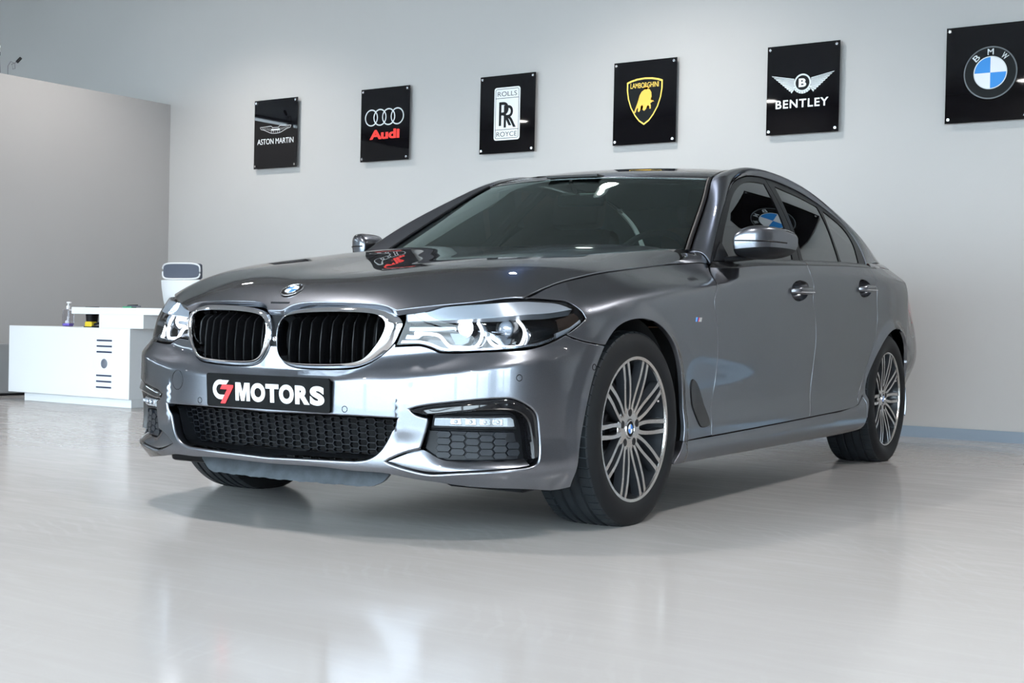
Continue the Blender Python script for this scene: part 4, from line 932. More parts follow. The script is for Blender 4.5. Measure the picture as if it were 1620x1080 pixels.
# centre bridge with the round camera
br = np.array([(S0 - .017, .585), (S0 + .017, .585), (S0 + .020, .66), (S0 + .030, .700), (S0 + .040, .735), (S0 - .040, .735), (S0 - .030, .700), (S0 - .020, .66)])
bridge = panel('grille_bridge', M['black_plastic'], car, Aoff(.008), resample(br, .008), h=.012, hb=.008, r=.001, depth=.03, gap=0)
c0 = off_pt(S0 + .0005, .613, .004); MB().lathe([(0, .0001), (-.003, .004), (-.004, .0065), (-.003, .0085), (.004, .009)], 20, 'y', tuple(c0)).obj('front_camera', M['satin_chrome'], bridge)
# dark body behind everything in the nose (closes the openings)
lp = []
for s in np.linspace(S0, -.50, 20):
    row = [off_pt(s, z, .10 + .02) for z in (.19, .26, .34, .42, .50, .58, .66, .70)]; lp.append([np.asarray(p) for p in row])
arr = np.array(lp); arrm = arr[::-1].copy(); arrm[..., 0] *= -1; arr = np.concatenate([arrm[:-1], arr])
V_, F_ = grid_mesh(arr); link('nose_bulkhead', mesh_from(V_, F_), M['liner'], car)
V_ = [(-.74, -.5, .70), (.74, -.5, .70), (.74, .55, .80), (-.74, .55, .80)]; link('engine_bay_cover', mesh_from(V_, [(0, 1, 2, 3)], smooth=False), M['liner'], car)

# ---- head lamps
HLo = join(hl_lower, hl_out[1:], curve2(CV['A_hl_top']), curve2(CV['A_hl_in']))
hlA = empty('headlamp', parent=car); hlB = empty('headlamp', parent=car)
def both(name, arrs, mat, mat2=None):
    link(name, mesh_from(*arrs), mat, hlA); link(name, mesh_from(*mir(*arrs)), mat2 or mat, hlB)
both('lens', panel_arrays(Aoff(.0015), HLo, h=.016, hb=.008, r=.002, depth=.004, gap=.004), M['clear_lens'])
M['lamp_black'] = pmat('lamp_housing_black', (.010, .011, .013), .22, coat=.4)
M['lamp_silver'] = pmat('lamp_silver_bezel', (.36, .38, .42), .24, metal=.85)
M['lamp_grey'] = pmat('lamp_pale_bezel', (.40, .43, .47), .30, metal=.30)
M['lamp_dim'] = pmat('lamp_smoked_reflector', (.10, .11, .125), .25, metal=.7)
M['drl'] = emit_mat('daylight_guide', (.90, .95, 1.0), 6.5)
M['lowbeam'] = emit_mat('low_beam', (.86, .92, 1.0), 24.0)
M['lens_glass'] = pmat('projector_lens', (.42, .46, .52), .03, metal=.35, coat=1.0)
M['amber'] = pmat('dark_side_marker', (.02, .012, .008), .12, coat=.5)
ho = resample(inset(HLo, .004), .012)
both('housing', panel_arrays(Aoff(.085), ho, h=.03, hb=.012, r=.001, depth=0, gap=0), M['lamp_black'])
HL = resamp_closed(np.array(ho), 160)
wall = loft([off_pt(HL[:, 0], HL[:, 1], d) for d in (.003, .02, .05, .085)]); put_pair('bezel', wall, M['lamp_black'], hlA, hlB)
# surface coordinates of things inside the lamp: from surface measures (s, z)
def pxs(L): return np.array(L)
brow = join(curve2([(-1.010, .708), (-.966, .7145), (-.872, .7290), (-.734, .7415), (-.56, .7530), (-.46, .7530), (-.40, .7475), (-.366, .732)]), curve2([(-.366, .732), (-.46, .7175), (-.56, .7100), (-.66, .7010), (-.76, .6935), (-.88, .6845), (-1.006, .6775)]))
both('brow_strip', panel_arrays(Aoff(.006), resample(brow, .008), h=.012, hb=.008, r=.002, depth=.03, gap=0), M['lamp_grey'])
base_ch = join(curve2([(-1.030, .611), (-.962, .6125), (-.93, .606), (-.889, .593), (-.862, .5915), (-.70, .599), (-.58, .609), (-.50, .622), (-.43, .652)]), curve2([(-.43, .652), (-.50, .630), (-.58, .617), (-.70, .6065), (-.862, .5995), (-.886, .6015), (-.928, .616), (-.965, .6225), (-1.026, .6215)]))
both('lower_strip', panel_arrays(Aoff(.020), resample(base_ch, .006), h=.01, hb=.006, r=.001, depth=.02, gap=0), M['lamp_silver'])
inner = join(line2([(-1.020, .6255), (-.975, .6265), (-.955, .640), (-1.012, .642), (-1.020, .6255)]))
inbar = join(line2([(-1.004, .6655), (-.850, .6725), (-.850, .6600), (-.900, .6560), (-1.004, .6515), (-1.004, .6655)]))
both('inner_bar', panel_arrays(Aoff(.030), resample(inbar[:-1], .008), h=.012, hb=.008, r=.002, depth=.02, gap=0), M['lamp_grey'])
both('inner_reflector', panel_arrays(Aoff(.035), resample(inner[:-1], .008), h=.012, hb=.008, r=.002, depth=.02, gap=0), M['lamp_silver'])
outer_d = join(curve2([(-.445, .700), (-.39, .715), (-.362, .722), (-.352, .705), (-.40, .672), (-.445, .650)]), line2([(-.445, .650), (-.445, .700)]))
both('side_marker', panel_arrays(Aoff(.012), resample(outer_d, .008), h=.012, hb=.008, r=.002, depth=.02, gap=0), M['amber'])
oc = join(line2([(-.46, .652), (-.40, .672), (-.352, .700), (-.352, .690), (-.41, .655), (-.46, .636), (-.46, .652)]))
both('corner_strip', panel_arrays(Aoff(.010), resample(oc[:-1], .008), h=.012, hb=.008, r=.001, depth=.01, gap=0), M['lamp_grey'])
from_px = {'ring1': [(-.985, .6455), (-.920, .6445), (-.900, .638), (-.868, .6085), (-.850, .606), (-.780, .607), (-.768, .613), (-.751, .648), (-.753, .667), (-.766, .6905)],
           'ring2': [(-.730, .640), (-.716, .622), (-.690, .6115), (-.676, .6105), (-.605, .613), (-.592, .620), (-.573, .660), (-.577, .681), (-.594, .707)]}
for k_ in ('ring1', 'ring2'):
    c_ = curve2(from_px[k_], .006); pts = off_pt(c_[:, 0], c_[:, 1], .034)
    put_pair('light_guide', MB().tube([tuple(p) for p in pts], (.0055, .0050), seg=8).mesh(60), M['drl'], hlA, hlB)
    c2 = c_[len(c_) * 55 // 100:]; p2 = off_pt(c2[:, 0] + .016, c2[:, 1], .040); put_pair('ribbed_guide', MB().tube([tuple(p) for p in p2], (.011, .003), seg=8).mesh(60), M['lamp_silver'], hlA, hlB)
for (s, z, r_, mt) in ((-.815, .6775, .027, 'lowbeam'), (-.640, .683, .027, 'lens_glass')):
    c = np.asarray(off_pt(s, z, .058)); nrm = fn_normal(A, np.array(s), np.array(z), 4e-3); nrm = np.array([.12, -.99, .03]) 
    put_pair('projector', MB().sphere(tuple(c), r_, 24, (1, .75, 1)).mesh(60), M[mt], hlA, hlB)
    put_pair('projector_ring', MB().lathe([(-.006, r_ + .001), (-.010, r_ + .006), (.02, r_ + .008)], 28, 'y', tuple(c)).mesh(50), M['lamp_black'], hlA, hlB)
for s in (-.83, -.655):      # angled reflector bowls under the projectors
    bw = np.array([(s - .045, .655), (s + .040, .657), (s + .025, .625), (s + .002, .6145), (s - .022, .6145)])
    both('reflector_bowl', panel_arrays(Aoff(.055), resample(bw, .008), h=.012, hb=.008, r=.002, depth=.01, gap=0), M['lamp_dim'])
wing_g = join(curve2([(-.768, .664), (-.74, .664), (-.70, .648), (-.662, .622), (-.655, .6135)]), line2([(-.655, .6135), (-.672, .6135), (-.722, .638), (-.768, .664)]))
both('fan_reflector', panel_arrays(Aoff(.044), resample(wing_g, .007), h=.01, hb=.007, r=.001, depth=.01, gap=0), M['lamp_grey'])
bar = np.array([(-.715, .6645), (-.60, .667), (-.60, .6625), (-.715, .660)])
both('shelf_bar', panel_arrays(Aoff(.046), resample(bar, .006), h=.01, hb=.006, r=.001, depth=.008, gap=0), M['lamp_silver'])

# ---- lower centre intake: deep surround and honeycomb
cin = resamp_closed(inset(ci, .004), 260)
surr = loft([off_pt(cin[:, 0], cin[:, 1], d) for d in (.030, .06)] + [off_pt(S0 + (cin[:, 0] - S0) * .985, .318 + (cin[:, 1] - .318) * f, d) for f, d in ((.90, .085), (.86, .10))], ang=60)
link('lower_intake_surround', surr, M['black_plastic'], car)
def honeycomb(fn3, poly, cw, ch, t, tl, cells=None):
    """lattice of stretched hexagons: walls as thin boxes mapped through fn3(s, z, d)"""
    V, Fs = [], []
    lo, hi = poly.min(0), poly.max(0); ed = {}
    fb = .36; ni = int((hi[0] - lo[0]) / (cw * (.5 + fb))) + 3; nj = int((hi[1] - lo[1]) / ch) + 3
    key = lambda p: (round(p[0] * 4000), round(p[1] * 4000))
    for i in range(-1, ni):
        for j in range(-1, nj):
            c = (lo[0] + i * cw * (.5 + fb), lo[1] + j * ch + (ch / 2 if i % 2 else 0))
            hx = [(c[0] - cw/2, c[1]), (c[0] - cw*fb, c[1] + ch/2), (c[0] + cw*fb, c[1] + ch/2), (c[0] + cw/2, c[1]), (c[0] + cw*fb, c[1] - ch/2), (c[0] - cw*fb, c[1] - ch/2)]
            for a, b in zip(hx, hx[1:] + hx[:1]): ed[tuple(sorted((key(a), key(b))))] = (a, b)
    E2 = np.array(list(ed.values())); mid = E2.mean(1); m = inside(poly, mid)
    P2, D2 = [], []
    for (a, b) in E2[m]:
        d = b - a; L = np.linalg.norm(d); nrm = np.array([-d[1], d[0]]) / L * t / 2; d = d / L * t * .3
        q = [a - d + nrm, b + d + nrm, b + d - nrm, a - d - nrm]; o = len(P2)
        for dd in (0, tl):
            for p in q: P2.append(p); D2.append(dd)
        Fs += [(o, o+1, o+2, o+3), (o+7, o+6, o+5, o+4), (o, o+4, o+5, o+1), (o+1, o+5, o+6, o+2), (o+2, o+6, o+7, o+3), (o+3, o+7, o+4, o)]
    P2 = np.array(P2); V = fn3(P2[:, 0], P2[:, 1], np.array(D2))
    me = bpy.data.meshes.new('m'); me.from_pydata([tuple(v) for v in V], [], Fs); bm = bmesh.new(); bm.from_mesh(me); bmesh.ops.recalc_face_normals(bm, faces=bm.faces); bm.to_mesh(me); bm.free(); return me
hpoly = np.array(resamp_closed(ci, 200)); hpoly = np.stack([S0 + (hpoly[:, 0] - S0) * .985, np.maximum(hpoly[:, 1], .262)], 1)
def f_ci(s, z, d): return off_pt(s, z, .050 + (.3722 - z) * .25 + d)
link('honeycomb_mesh', honeycomb(f_ci, hpoly, .0395, .0180, .0030, .014), M['mesh_plastic'], car)
# radiator fins glimpsed behind
bm_ = MB()
for k in range(9): bm_.box((0, -.665, .262 + k * .013), (.86, .004, .0035))
bm_.obj('radiator_fins', M['disc'], car)
for x_, w_ in ((-.245, .05), (.02, .07), (.15, .055)): MB().box((x_, -.69, .30), (w_, .03, .14), bev=.006).obj('radiator_bracket', M['black_plastic'], car)

# ---- side intakes
M['pad_plastic'] = pmat('blue_black_plastic', (.010, .012, .016), .42, spec=.3)
siA = empty('side_intake', parent=car); siB = empty('side_intake', parent=car)
def both_si(name, arrs, mat): link(name, mesh_from(*arrs), mat, siA); link(name, mesh_from(*mir(*arrs)), mat, siB)
sip = resamp_closed(inset(si, .003), 200)
put_pair('intake_wall', loft([off_pt(sip[:, 0], sip[:, 1], d) for d in (.022, .040, .055)], ang=60), M['trim_black'], siA, siB)
both_si('intake_back', panel_arrays(Aoff(.052), resample(np.array(inset(si, .004)), .014), h=.03, hb=.014, depth=0, gap=0, r=.001), M['black_plastic'])
# body-coloured ramp forming the floor of the intake
r0 = curve2([(-1.036, .2440), (-.9912, .2295), (-.9514, .2195), (-.9075, .2125), (-.8339, .2173), (-.7199, .2265), (-.6317, .2335), (-.5848, .2405)], .01)
r1 = curve2([(-1.036, .2445), (-.985, .2685), (-.9317, .2850), (-.895, .268), (-.861, .2545), (-.76, .2560), (-.66, .2590), (-.590, .2620)], .01)
n_ = 60; rs = lambda c: np.stack([np.interp(np.linspace(0, 1, n_), np.linspace(0, 1, len(c)), c[:, k]) for k in range(2)], 1); r0, r1 = rs(r0), rs(r1)
tw = np.linspace(0, 1, n_); rows = [off_pt(r0[:, 0], r0[:, 1], .010)]
for f in (.15, .5, .85, 1.0):
    q = r0 + (r1 - r0) * f; rows.append(off_pt(q[:, 0], q[:, 1], .008 + .030 * f * np.clip(np.sin(np.clip(tw * 1.35, 0, 1) * math.pi / 2), 0, 1)))
put_pair('intake_ramp', loft(rows, closed_loop=False, ang=70), M['paint'], siA, siB)
# gloss blade: inverted L along the top and outer side
b_out = curve2([(-.9644, .4073), (-.9259, .4173), (-.8383, .4301), (-.7521, .4404), (-.6795, .4456), (-.6504, .4444), (-.6192, .4344), (-.5861, .4154), (-.5687, .3976), (-.5593, .3568), (-.554, .2993), (-.5564, .2683)], .006)
b_in = curve2([(-.9560, .3990), (-.9311, .3915), (-.9064, .3890), (-.8259, .3985), (-.7293, .4065), (-.6690, .4080), (-.6300, .4010), (-.6050, .378), (-.5930, .345), (-.5850, .30), (-.5810, .262)], .006)
n_ = 110; b_out, b_in = rs(b_out) if False else np.stack([np.interp(np.linspace(0, 1, n_), np.linspace(0, 1, len(b_out)), b_out[:, k]) for k in range(2)], 1), np.stack([np.interp(np.linspace(0, 1, n_), np.linspace(0, 1, len(b_in)), b_in[:, k]) for k in range(2)], 1)
rows = []
for f, d in ((0, .020), (0.0, .005), (.12, .001), (.40, -.001), (.72, -.004), (.84, -.001), (.95, .014), (1.0, .030), (1.05, .060)):
    q = b_out + (b_in - b_out) * f; rows.append(off_pt(q[:, 0], q[:, 1], d))
put_pair('intake_blade', loft(rows, closed_loop=False, ang=40), M['gloss_black'], siA, siB)
# fog lamp: clear bar with four cells
fg = np.array([(-.893, .3835), (-.648, .3890), (-.637, .383), (-.632, .3590), (-.897, .3585)])
both_si('fog_lamp_surround', panel_arrays(Aoff(.024), resample(inset(fg, -.008), .008), h=.014, hb=.008, r=.003, depth=.03, gap=0), M['black_plastic'])
M['fog_glass'] = pmat('fog_lamp_glass', (.30, .33, .36), .12, metal=.25, coat=1.0, var=(60, .25))
both_si('fog_lamp', panel_arrays(Aoff(.019), resample(fg, .008), h=.012, hb=.008, r=.003, depth=.012, gap=0), M['fog_glass'])
for s in (-.825, -.778, -.732, -.690):
    cell = np.array([(s - .019, .3635), (s + .018, .3635), (s + .016, .3845), (s - .017, .3835)])
    V_, F_, N_ = panel_arrays(Aoff(.0175), resample(cell, .006), h=.008, hb=.006, r=.002, depth=.006, gap=0); both_si('lamp_cell', (V_, F_, N_), M['lamp_silver'])
    c = off_pt(s, .374, .015); put_pair('lamp_bulb', MB().sphere(tuple(c), .006, 12).mesh(60), M['lens_glass'], siA, siB)
# blanked honeycomb insert
mo = np.array([(-.912, .3440), (-.626, .3430), (-.613, .30), (-.612, .2600), (-.855, .2545), (-.893, .2690), (-.927, .2900)])
both_si('mesh_insert', panel_arrays(Aoff(.036), resample(mo, .010), h=.016, hb=.010, r=.003, depth=.03, gap=0), M['mesh_plastic'])
def hex_pads(fn3, poly, cw, ch, k1, k0):
    fb = .36; lo, hi = poly.min(0), poly.max(0); P2, D2, Fs = [], [], []
    for i in range(int((hi[0] - lo[0]) / (cw * (.5 + fb))) + 2):
        for j in range(int((hi[1] - lo[1]) / ch) + 2):
            c = np.array((lo[0] + .012 + i * cw * (.5 + fb), lo[1] + .004 + j * ch + (ch / 2 if i % 2 else 0)))
            hx = np.array([(-cw/2, 0), (-cw*fb, ch/2), (cw*fb, ch/2), (cw/2, 0), (cw*fb, -ch/2), (-cw*fb, -ch/2)])
            if not inside(poly, (c + hx * .55)).all(): continue
            o = len(P2)
            for kk, dd in ((k0, .010), (k1, .0)):
                for h_ in hx: P2.append(c + h_ * kk); D2.append(dd)
            Fs += [(o + q, o + (q + 1) % 6, o + 6 + (q + 1) % 6, o + 6 + q) for q in range(6)] + [tuple(o + 6 + q for q in range(6))]
    P2 = np.array(P2); V = fn3(P2[:, 0], P2[:, 1], np.array(D2)); me = bpy.data.meshes.new('m'); me.from_pydata([tuple(v) for v in V], [], Fs)
    bm = bmesh.new(); bm.from_mesh(me); bmesh.ops.recalc_face_normals(bm, faces=bm.faces); bm.to_mesh(me); bm.free(); return me
def f_si(s, z, d): return off_pt(s, z, .027 + d)
put_pair('honeycomb_pads', hex_pads(f_si, inset(np.array(resample(mo, .01)), .003), .0540, .0205, .86, .97), M['pad_plastic'], siA, siB)

# ---- number plate (local x across, y up, z towards the viewer of the plate)
plate = empty('number_plate', (0, -.8428, .4395), parent=car); plate.rotation_euler = (math.radians(93.5), 0, 0)
pm = MB(); pm.poly([(sx_ * (.26 - .009) + .009 * math.cos(t_), sy_ * (.055 - .009) + .009 * math.sin(t_)) for sx_, sy_, a_ in ((1, 1, 0), (-1, 1, 90), (-1, -1, 180), (1, -1, 270)) for t_ in np.radians(np.linspace(a_, a_ + 90, 6))], lambda x, y, k: (x, y, -.004 + .008 * k), 1)
base_o = pm.obj('plate_base', M['black_enamel'], plate)
m_ = MB(); m_.poly([(-.132, -.0315), (-.132, .028), (-.110, .028), (-.101, -.004), (-.092, .028), (-.070, .028), (-.070, -.0315), (-.0845, -.0315), (-.0845, .008), (-.094, -.0315), (-.108, -.0315), (-.1175, .008), (-.1175, -.0315)][::-1], lambda x, y, k: (x, y, .0042 + .0012 * k), 1); m_.obj('plate_letter', M['white_enamel'], plate)
for ch_, xa_, xb_ in (('O', -.0655, -.0045), ('T', -.0020, .0520), ('O', .0545, .1155), ('R', .1215, .1800), ('S', .1820, .2400)):
    o_ = .0010 if ch_ in 'OS' else 0; V_, F_ = fit_text(ch_, xa_, xb_, -.0315 - o_, .0280 + o_, bold=.055); mesh_obj('plate_letter', *slab(V_, F_, .0012), M['white_enamel'], plate, (0, 0, .0042))
cC = [(-.1790, .0345), (-.196, .0345)]
arc_o = [(-.1985 + .033 * math.cos(t) , .002 + .0325 * math.sin(t)) for t in np.linspace(math.radians(75), math.radians(270), 24)]
arc_i = [(-.1985 + .018 * math.cos(t), .002 + .0175 * math.sin(t)) for t in np.linspace(math.radians(270), math.radians(80), 24)]
cpoly = [(-.160, .0335)] + arc_o + [(-.186, -.0305), (-.176, -.0155)] + arc_i + [(-.172, .0195)]
m_ = MB(); m_.poly(cpoly, lambda x, y, k: (x, y, .0042 + .0012 * k), 1); m_.obj('plate_letter', M['white_enamel'], plate)
m_ = MB(); m_.poly([(-.188, .0185), (-.140, .0185), (-.140, .012), (-.176, -.0435), (-.197, -.0435), (-.167, .0035), (-.198, .0035)][::-1], lambda x, y, k: (x, y, .0058 + .0014 * k), 1); m_.obj('plate_numeral', M['red'], plate)

M['badge_black'] = pmat('matt_badge_black', (.004, .004, .005), .4, spec=.08)
# ---- roundels
def roundel(name, R, parent, loc, rot, letters=True):
    e = empty(name, loc, parent=parent); e.rotation_euler = rot
    MB().lathe([(0, R), (.0030, R * .985), (.0042, R * .95), (.0035, R * .90), (.0022, R * .885)], 48, 'z').obj('rim', M['chrome'], e)
    MB().lathe([(.0022, R * .90), (.0026, R * .76), (.0028, R * .64)], 48, 'z').obj('ring', M['badge_black'], e)
    MB().lathe([(.0026, R * .66), (.0042, R * .645), (.0042, R * .60), (.003, R * .585)], 48, 'z').obj('inner_rim', M['chrome'], e)
    for k in range(4):
        V = [(0, 0, .0046)]; t = np.linspace(k * math.pi / 2, (k + 1) * math.pi / 2, 13)
        for rr, zz in ((.3, .0043), (.59, .0030)):
            for a in t: V.append((R * rr * math.cos(a), R * rr * math.sin(a), zz))
        Fs = [(0, 1 + i, 2 + i) for i in range(12)] + [(1 + i, 14 + i, 15 + i, 2 + i) for i in range(12)]
        mesh_obj('quadrant', V, Fs, M['white_enamel'] if k % 2 == 0 else M['blue'], e, smooth=True)
    if letters:
        for ch, a in (('B', 40), ('M', 0), ('W', -40)):
            V, Fs = fit_text(ch, -R * .085, R * .085, 0, R * .16, bold=.02); r0 = R * .69; t = math.radians(a)
            V = V + np.array([0, r0, .0031]); c_, s_ = math.cos(t), math.sin(t); V = np.stack([V[:, 0]*c_ - V[:, 1]*s_, V[:, 0]*s_ + V[:, 1]*c_, V[:, 2]], 1); mesh_obj('emblem_letter', V, Fs, M['chrome'], e)
    return e
bp_ = H(np.array(0.), np.array(-.7274)); bn_ = Vector(fn_normal(H, np.array(0.), np.array(-.7274)))
q_ = Matrix((Vector((1, 0, 0)), bn_.cross(Vector((1, 0, 0))), bn_)).transposed().to_euler()
roundel('bonnet_badge', .041, car, tuple(bp_ + np.array(bn_) * .001), q_)

# ---- sensors, tow cover, wing vent, M badge, handles
def ring_on(name, s, z, r, t=.0012, fill=None):
    u = np.linspace(0, 2 * math.pi, 28, endpoint=False); pts = [tuple(off_pt(s + r * math.cos(a), z + r * math.sin(a), -.0002)) for a in u]
    return MB().tube(pts, t, seg=6, closed=True).obj(name, M['trim_black'], bumper)
for s, z in ((-1.1903, .3999), (2 * S0 + 1.1903, .3999), (CV["A_sens2"][0][0], CV["A_sens2"][0][1]), (2 * S0 - CV["A_sens2"][0][0], CV["A_sens2"][0][1]), (-.3155, .5440), (2*S0 + .3155, .5440)): ring_on('parking_sensor', s, z, .0095)
ring_on('tow_eye_cover', 2 * S0 + 1.0620, .4628, .033, .0009)
vg = curve2(CV['A_gill'], .006, closed=True)
panel_pair('wing_vent', M['trim_black'], car, Aoff(-.004), vg, h=.012, hb=.006, r=.003, depth=.012, gap=0)
for sx in (1, -1):
    e = empty('wing_badge', parent=car)
    for k, (a, b, mt) in enumerate(((.436, .446, pmat('badge_light_blue', (.10, .28, .62), .25)), (.446, .455, pmat('badge_dark_blue', (.02, .04, .22), .25)), (.455, .462, M['red']), (.462, .485, M['chrome']))):
        sh = .006; m_ = np.array([(a, .7005), (b, .7005), (b + sh, .7165), (a + sh, .7165)])
        V_, F_, N_ = panel_arrays(Aoff(-.0025), resample(m_, .004), h=.008, hb=.004, r=.0008, depth=.003, gap=0)
        if sx < 0: V_, F_, N_ = mir(V_, F_, N_)
        link('stripe' if k < 3 else 'letter_m', mesh_from(V_, F_, N_), mt, e)
for par, hp, (s0, s1, zc_), in ((fdoors, hole_f, (1.458, 1.652, .8485)), (rdoors, hole_r, (2.415, 2.602, .889))):
    hq = resamp_closed(np.array(inset(resample(hp, .006), -.004)), 60); c = hq.mean(0)
    cup = loft([off_pt(c[0] + (hq[:, 0] - c[0]) * f, c[1] + (hq[:, 1] - c[1]) * f, d) for f, d in ((1.0, .004), (.94, .014), (.82, .034), (.5, .050), (.12, .056))], ang=70, cap1=True)
    put_pair('handle_recess', cup, M['paint'], par[0], par[1])
    rows = []
    for t in np.linspace(0, 1, 22):
        s = s0 + (s1 - s0) * t; lift = .036 * min(1, math.sin(min(1, t * 5) * math.pi / 2)) * min(1, math.sin(min(1, (1 - t) * 12 + .15) * math.pi / 2)); hz = .0165 * (.55 + .45 * min(1, t * 4)) 
        rows.append([off_pt(s, zc_ + hz * math.sin(a) + .004 * (t - .5), .012 - lift - .010 * math.cos(a)) for a in np.linspace(0, 2 * math.pi, 14, endpoint=False)])
    put_pair('door_handle', loft(rows, cap0=True, cap1=True, ang=60), M['paint'], par[0], par[1])
    chs = [off_pt(s0 + (s1 - s0) * t, zc_ - .0060 + .004 * (t - .5), .012 - .036 * min(1, math.sin(min(1, t * 5) * math.pi / 2)) - .0110) for t in np.linspace(.12, .97, 16)]
    put_pair('handle_strip', MB().tube([tuple(p) for p in chs], (.0010, .0022), seg=6).mesh(60), M['chrome'], par[0], par[1])
# ================================================================ car: mirrors, wheels, interior, underside
# ---- wing mirrors (left one built, right one mirrored)
mirA = empty('wing_mirror', parent=car); mirB = empty('wing_mirror', parent=car)
def mirror_sections():
    """cross sections from the inner end to the outer tip: (x, y front, y back, z low, z high, z of the widest line)"""
    S = [(.900, .872, .98, .985, 1.040), (.906, .846, .99, .970, 1.052), (.920, .838, 1.01, .962, 1.066), (.945, .841, 1.04, .957, 1.080), (.975, .853, 1.075, .957, 1.088), (1.005, .876, 1.11, .961, 1.088), (1.035, .922, 1.14, .972, 1.083), (1.055, 1.00, 1.155, .990, 1.072), (1.064, 1.085, 1.15, 1.012, 1.055)]
    out = []
    for x, yf, yb, zl, zh in S:
        ring = []
        for k in range(40):
            t = 2 * math.pi * k / 40; c, s = math.cos(t), math.sin(t); p = 2 / 4.4
            u = math.copysign(abs(c)**p, c); v = math.copysign(abs(s)**p, s)
            y = (yf + yb) / 2 - u * (yb - yf) / 2 * (1.0 - .22 * max(0, -v) ** 2 * (u > 0)); z = (zl + zh) / 2 + v * (zh - zl) / 2
            ring.append((x, y, z))
        out.append(ring)
    return out
ms_ = np.array(mirror_sections()); f_ = spl(np.arange(len(ms_)), ms_.reshape(len(ms_), -1)); fine = f_(np.linspace(0, len(ms_) - 1, 40)).reshape(40, 40, 3)
def housing_part(keep_top):
    V = fine.reshape(-1, 3); Fs = [(i*40+k, i*40+(k+1) % 40, (i+1)*40+(k+1) % 40, (i+1)*40+k) for i in range(39) for k in range(40)] + [tuple(range(40))[::-1], tuple(39*40 + k for k in range(40))]
    me = bpy.data.meshes.new('m'); me.from_pydata([tuple(v) for v in V], [], Fs); bm = bmesh.new(); bm.from_mesh(me); bmesh.ops.recalc_face_normals(bm, faces=bm.faces)
    pn = Vector((-.11, .02, 1)).normalized(); bmesh.ops.bisect_plane(bm, geom=list(bm.verts) + list(bm.edges) + list(bm.faces), plane_co=(.95, .95, .993), plane_no=pn, clear_inner=keep_top, clear_outer=not keep_top)
    bm.to_mesh(me); bm.free(); return auto_smooth(me, 50)
put_pair('mirror_cap', housing_part(True), M['paint'], mirA, mirB)
put_pair('mirror_base', housing_part(False), M['black_plastic'], mirA, mirB)
# thin indicator blade along the front face
ind = []
for i in np.linspace(9, 36, 28):
    r = f_(np.array(i / 39 * (len(ms_) - 1))).reshape(40, 3); fr = r[list(range(30, 40)) + list(range(0, 11))]; y = np.interp(1.024, fr[:, 2], fr[:, 1]); x = r[0, 0]; ind.append((x, y - .0015, 1.024))
put_pair('indicator', MB().tube(ind, (.003, .0028), seg=8).mesh(60), M['trim_black'], mirA, mirB)
put_pair('mirror_arm', MB().tube([(.845, .80, .948), (.875, .845, .950), (.905, .885, .955), (.935, .93, .962), (.96, .96, .968)], (.022, .012), seg=12).mesh(60), M['black_plastic'], mirA, mirB)
sail = np.array([(.715, .938), (.87, .950), (.862, 1.028), (.800, .992)])
V_, F_, N_ = panel_arrays(lambda y, z: E_(y, z) + np.array([.006, 0, 0]), resample(sail, .01), h=.02, hb=.01, r=.003, depth=.012, gap=0)
link('mirror_foot', mesh_from(V_, F_, N_), M['black_plastic'], mirA); link('mirror_foot', mesh_from(*mir(V_, F_, N_)), M['black_plastic'], mirB)
put_pair('mirror_glass', loft([[(.925, 1.022, .975), (1.045, 1.152, .990), (1.045, 1.152, 1.068), (.925, 1.022, 1.060)], [(.925, 1.024, .975), (1.045, 1.154, .990), (1.045, 1.154, 1.068), (.925, 1.024, 1.060)]], cap0=True, cap1=True), M['chrome'], mirA, mirB)

# ---- wheels: axle along x, outside towards +x, origin at the wheel centre
TR, WC_Z = .3375, .327
M['dust'] = pmat('dusty_rubber', (.075, .088, .10), .8, spec=.2)
def tyre_mesh(w):
    prof = []      # (x, r, flag) from inner bead round the tread to outer bead
    h = w / 2
    side = [(-.092, .236), (-.108, .243), (-.118, .258), (-.1225, .280), (-.1205, .300), (-.114, .318), (-.104, .3285)]
    sc = h / .1225
    prof += [(x * sc, r, 0) for x, r in side]
    xs = np.linspace(-.100, .100, 61) * sc
    for x in xs:
        r = TR - .006 * (abs(x) / h)**3 - .004 * (abs(x) / h)**8
        g = min(abs(abs(x) - .020 * sc), abs(abs(x) - .060 * sc)); 
        if g < .0052: r -= .0065
        prof.append((x, r, 1 if abs(x) > .066 * sc else 2))
    prof += [(-x * sc, r, 0) for x, r in side[::-1]]
    NB = 60; angs = []
    for b in range(NB):
        for f in (0, .07, .075, .53, .96): angs.append((b + f) / NB * 2 * math.pi)
    V, Fs, mats = [], [], []; n = len(prof)
    for j, a in enumerate(angs):
        slot = (j % 5) in (0, 1)
        for (x, r, fl) in prof:
            rr = r - (.0045 if (slot and fl == 1) else 0)
            aa = a + (x / h) * .03 * (1 if x > 0 else -1)
            y, z = rr * math.cos(aa), rr * math.sin(aa)
            zz = z
            if z < -(WC_Z): zz = -WC_Z; 
            k = max(0., min(1., (-z - .20) / .13)); xx = x * (1 + .035 * k * k * (fl == 0))
            V.append((xx, y, zz))
    m = len(angs)
    for j in range(m):
        j2 = (j + 1) % m
        for i in range(n - 1):
            Fs.append((j*n+i, j*n+i+1, j2*n+i+1, j2*n+i)); mats.append(0 if not prof[i][2] else 2 if (prof[i][2] == 1 and j % 5 in (0, 1, 4) and abs(prof[i][0]) < h * .8) and j % 5 == 0 else 1)
    me = bpy.data.meshes.new('tyre'); me.from_pydata(V, [], Fs); bm = bmesh.new(); bm.from_mesh(me); bmesh.ops.recalc_face_normals(bm, faces=bm.faces); bm.to_mesh(me); bm.free()
    me.materials.append(M['rubber']); me.materials.append(M['tread']); me.materials.append(M['dust'])
    for p, k in zip(me.polygons, mats): p.material_index = k
    return auto_smooth(me, 28)
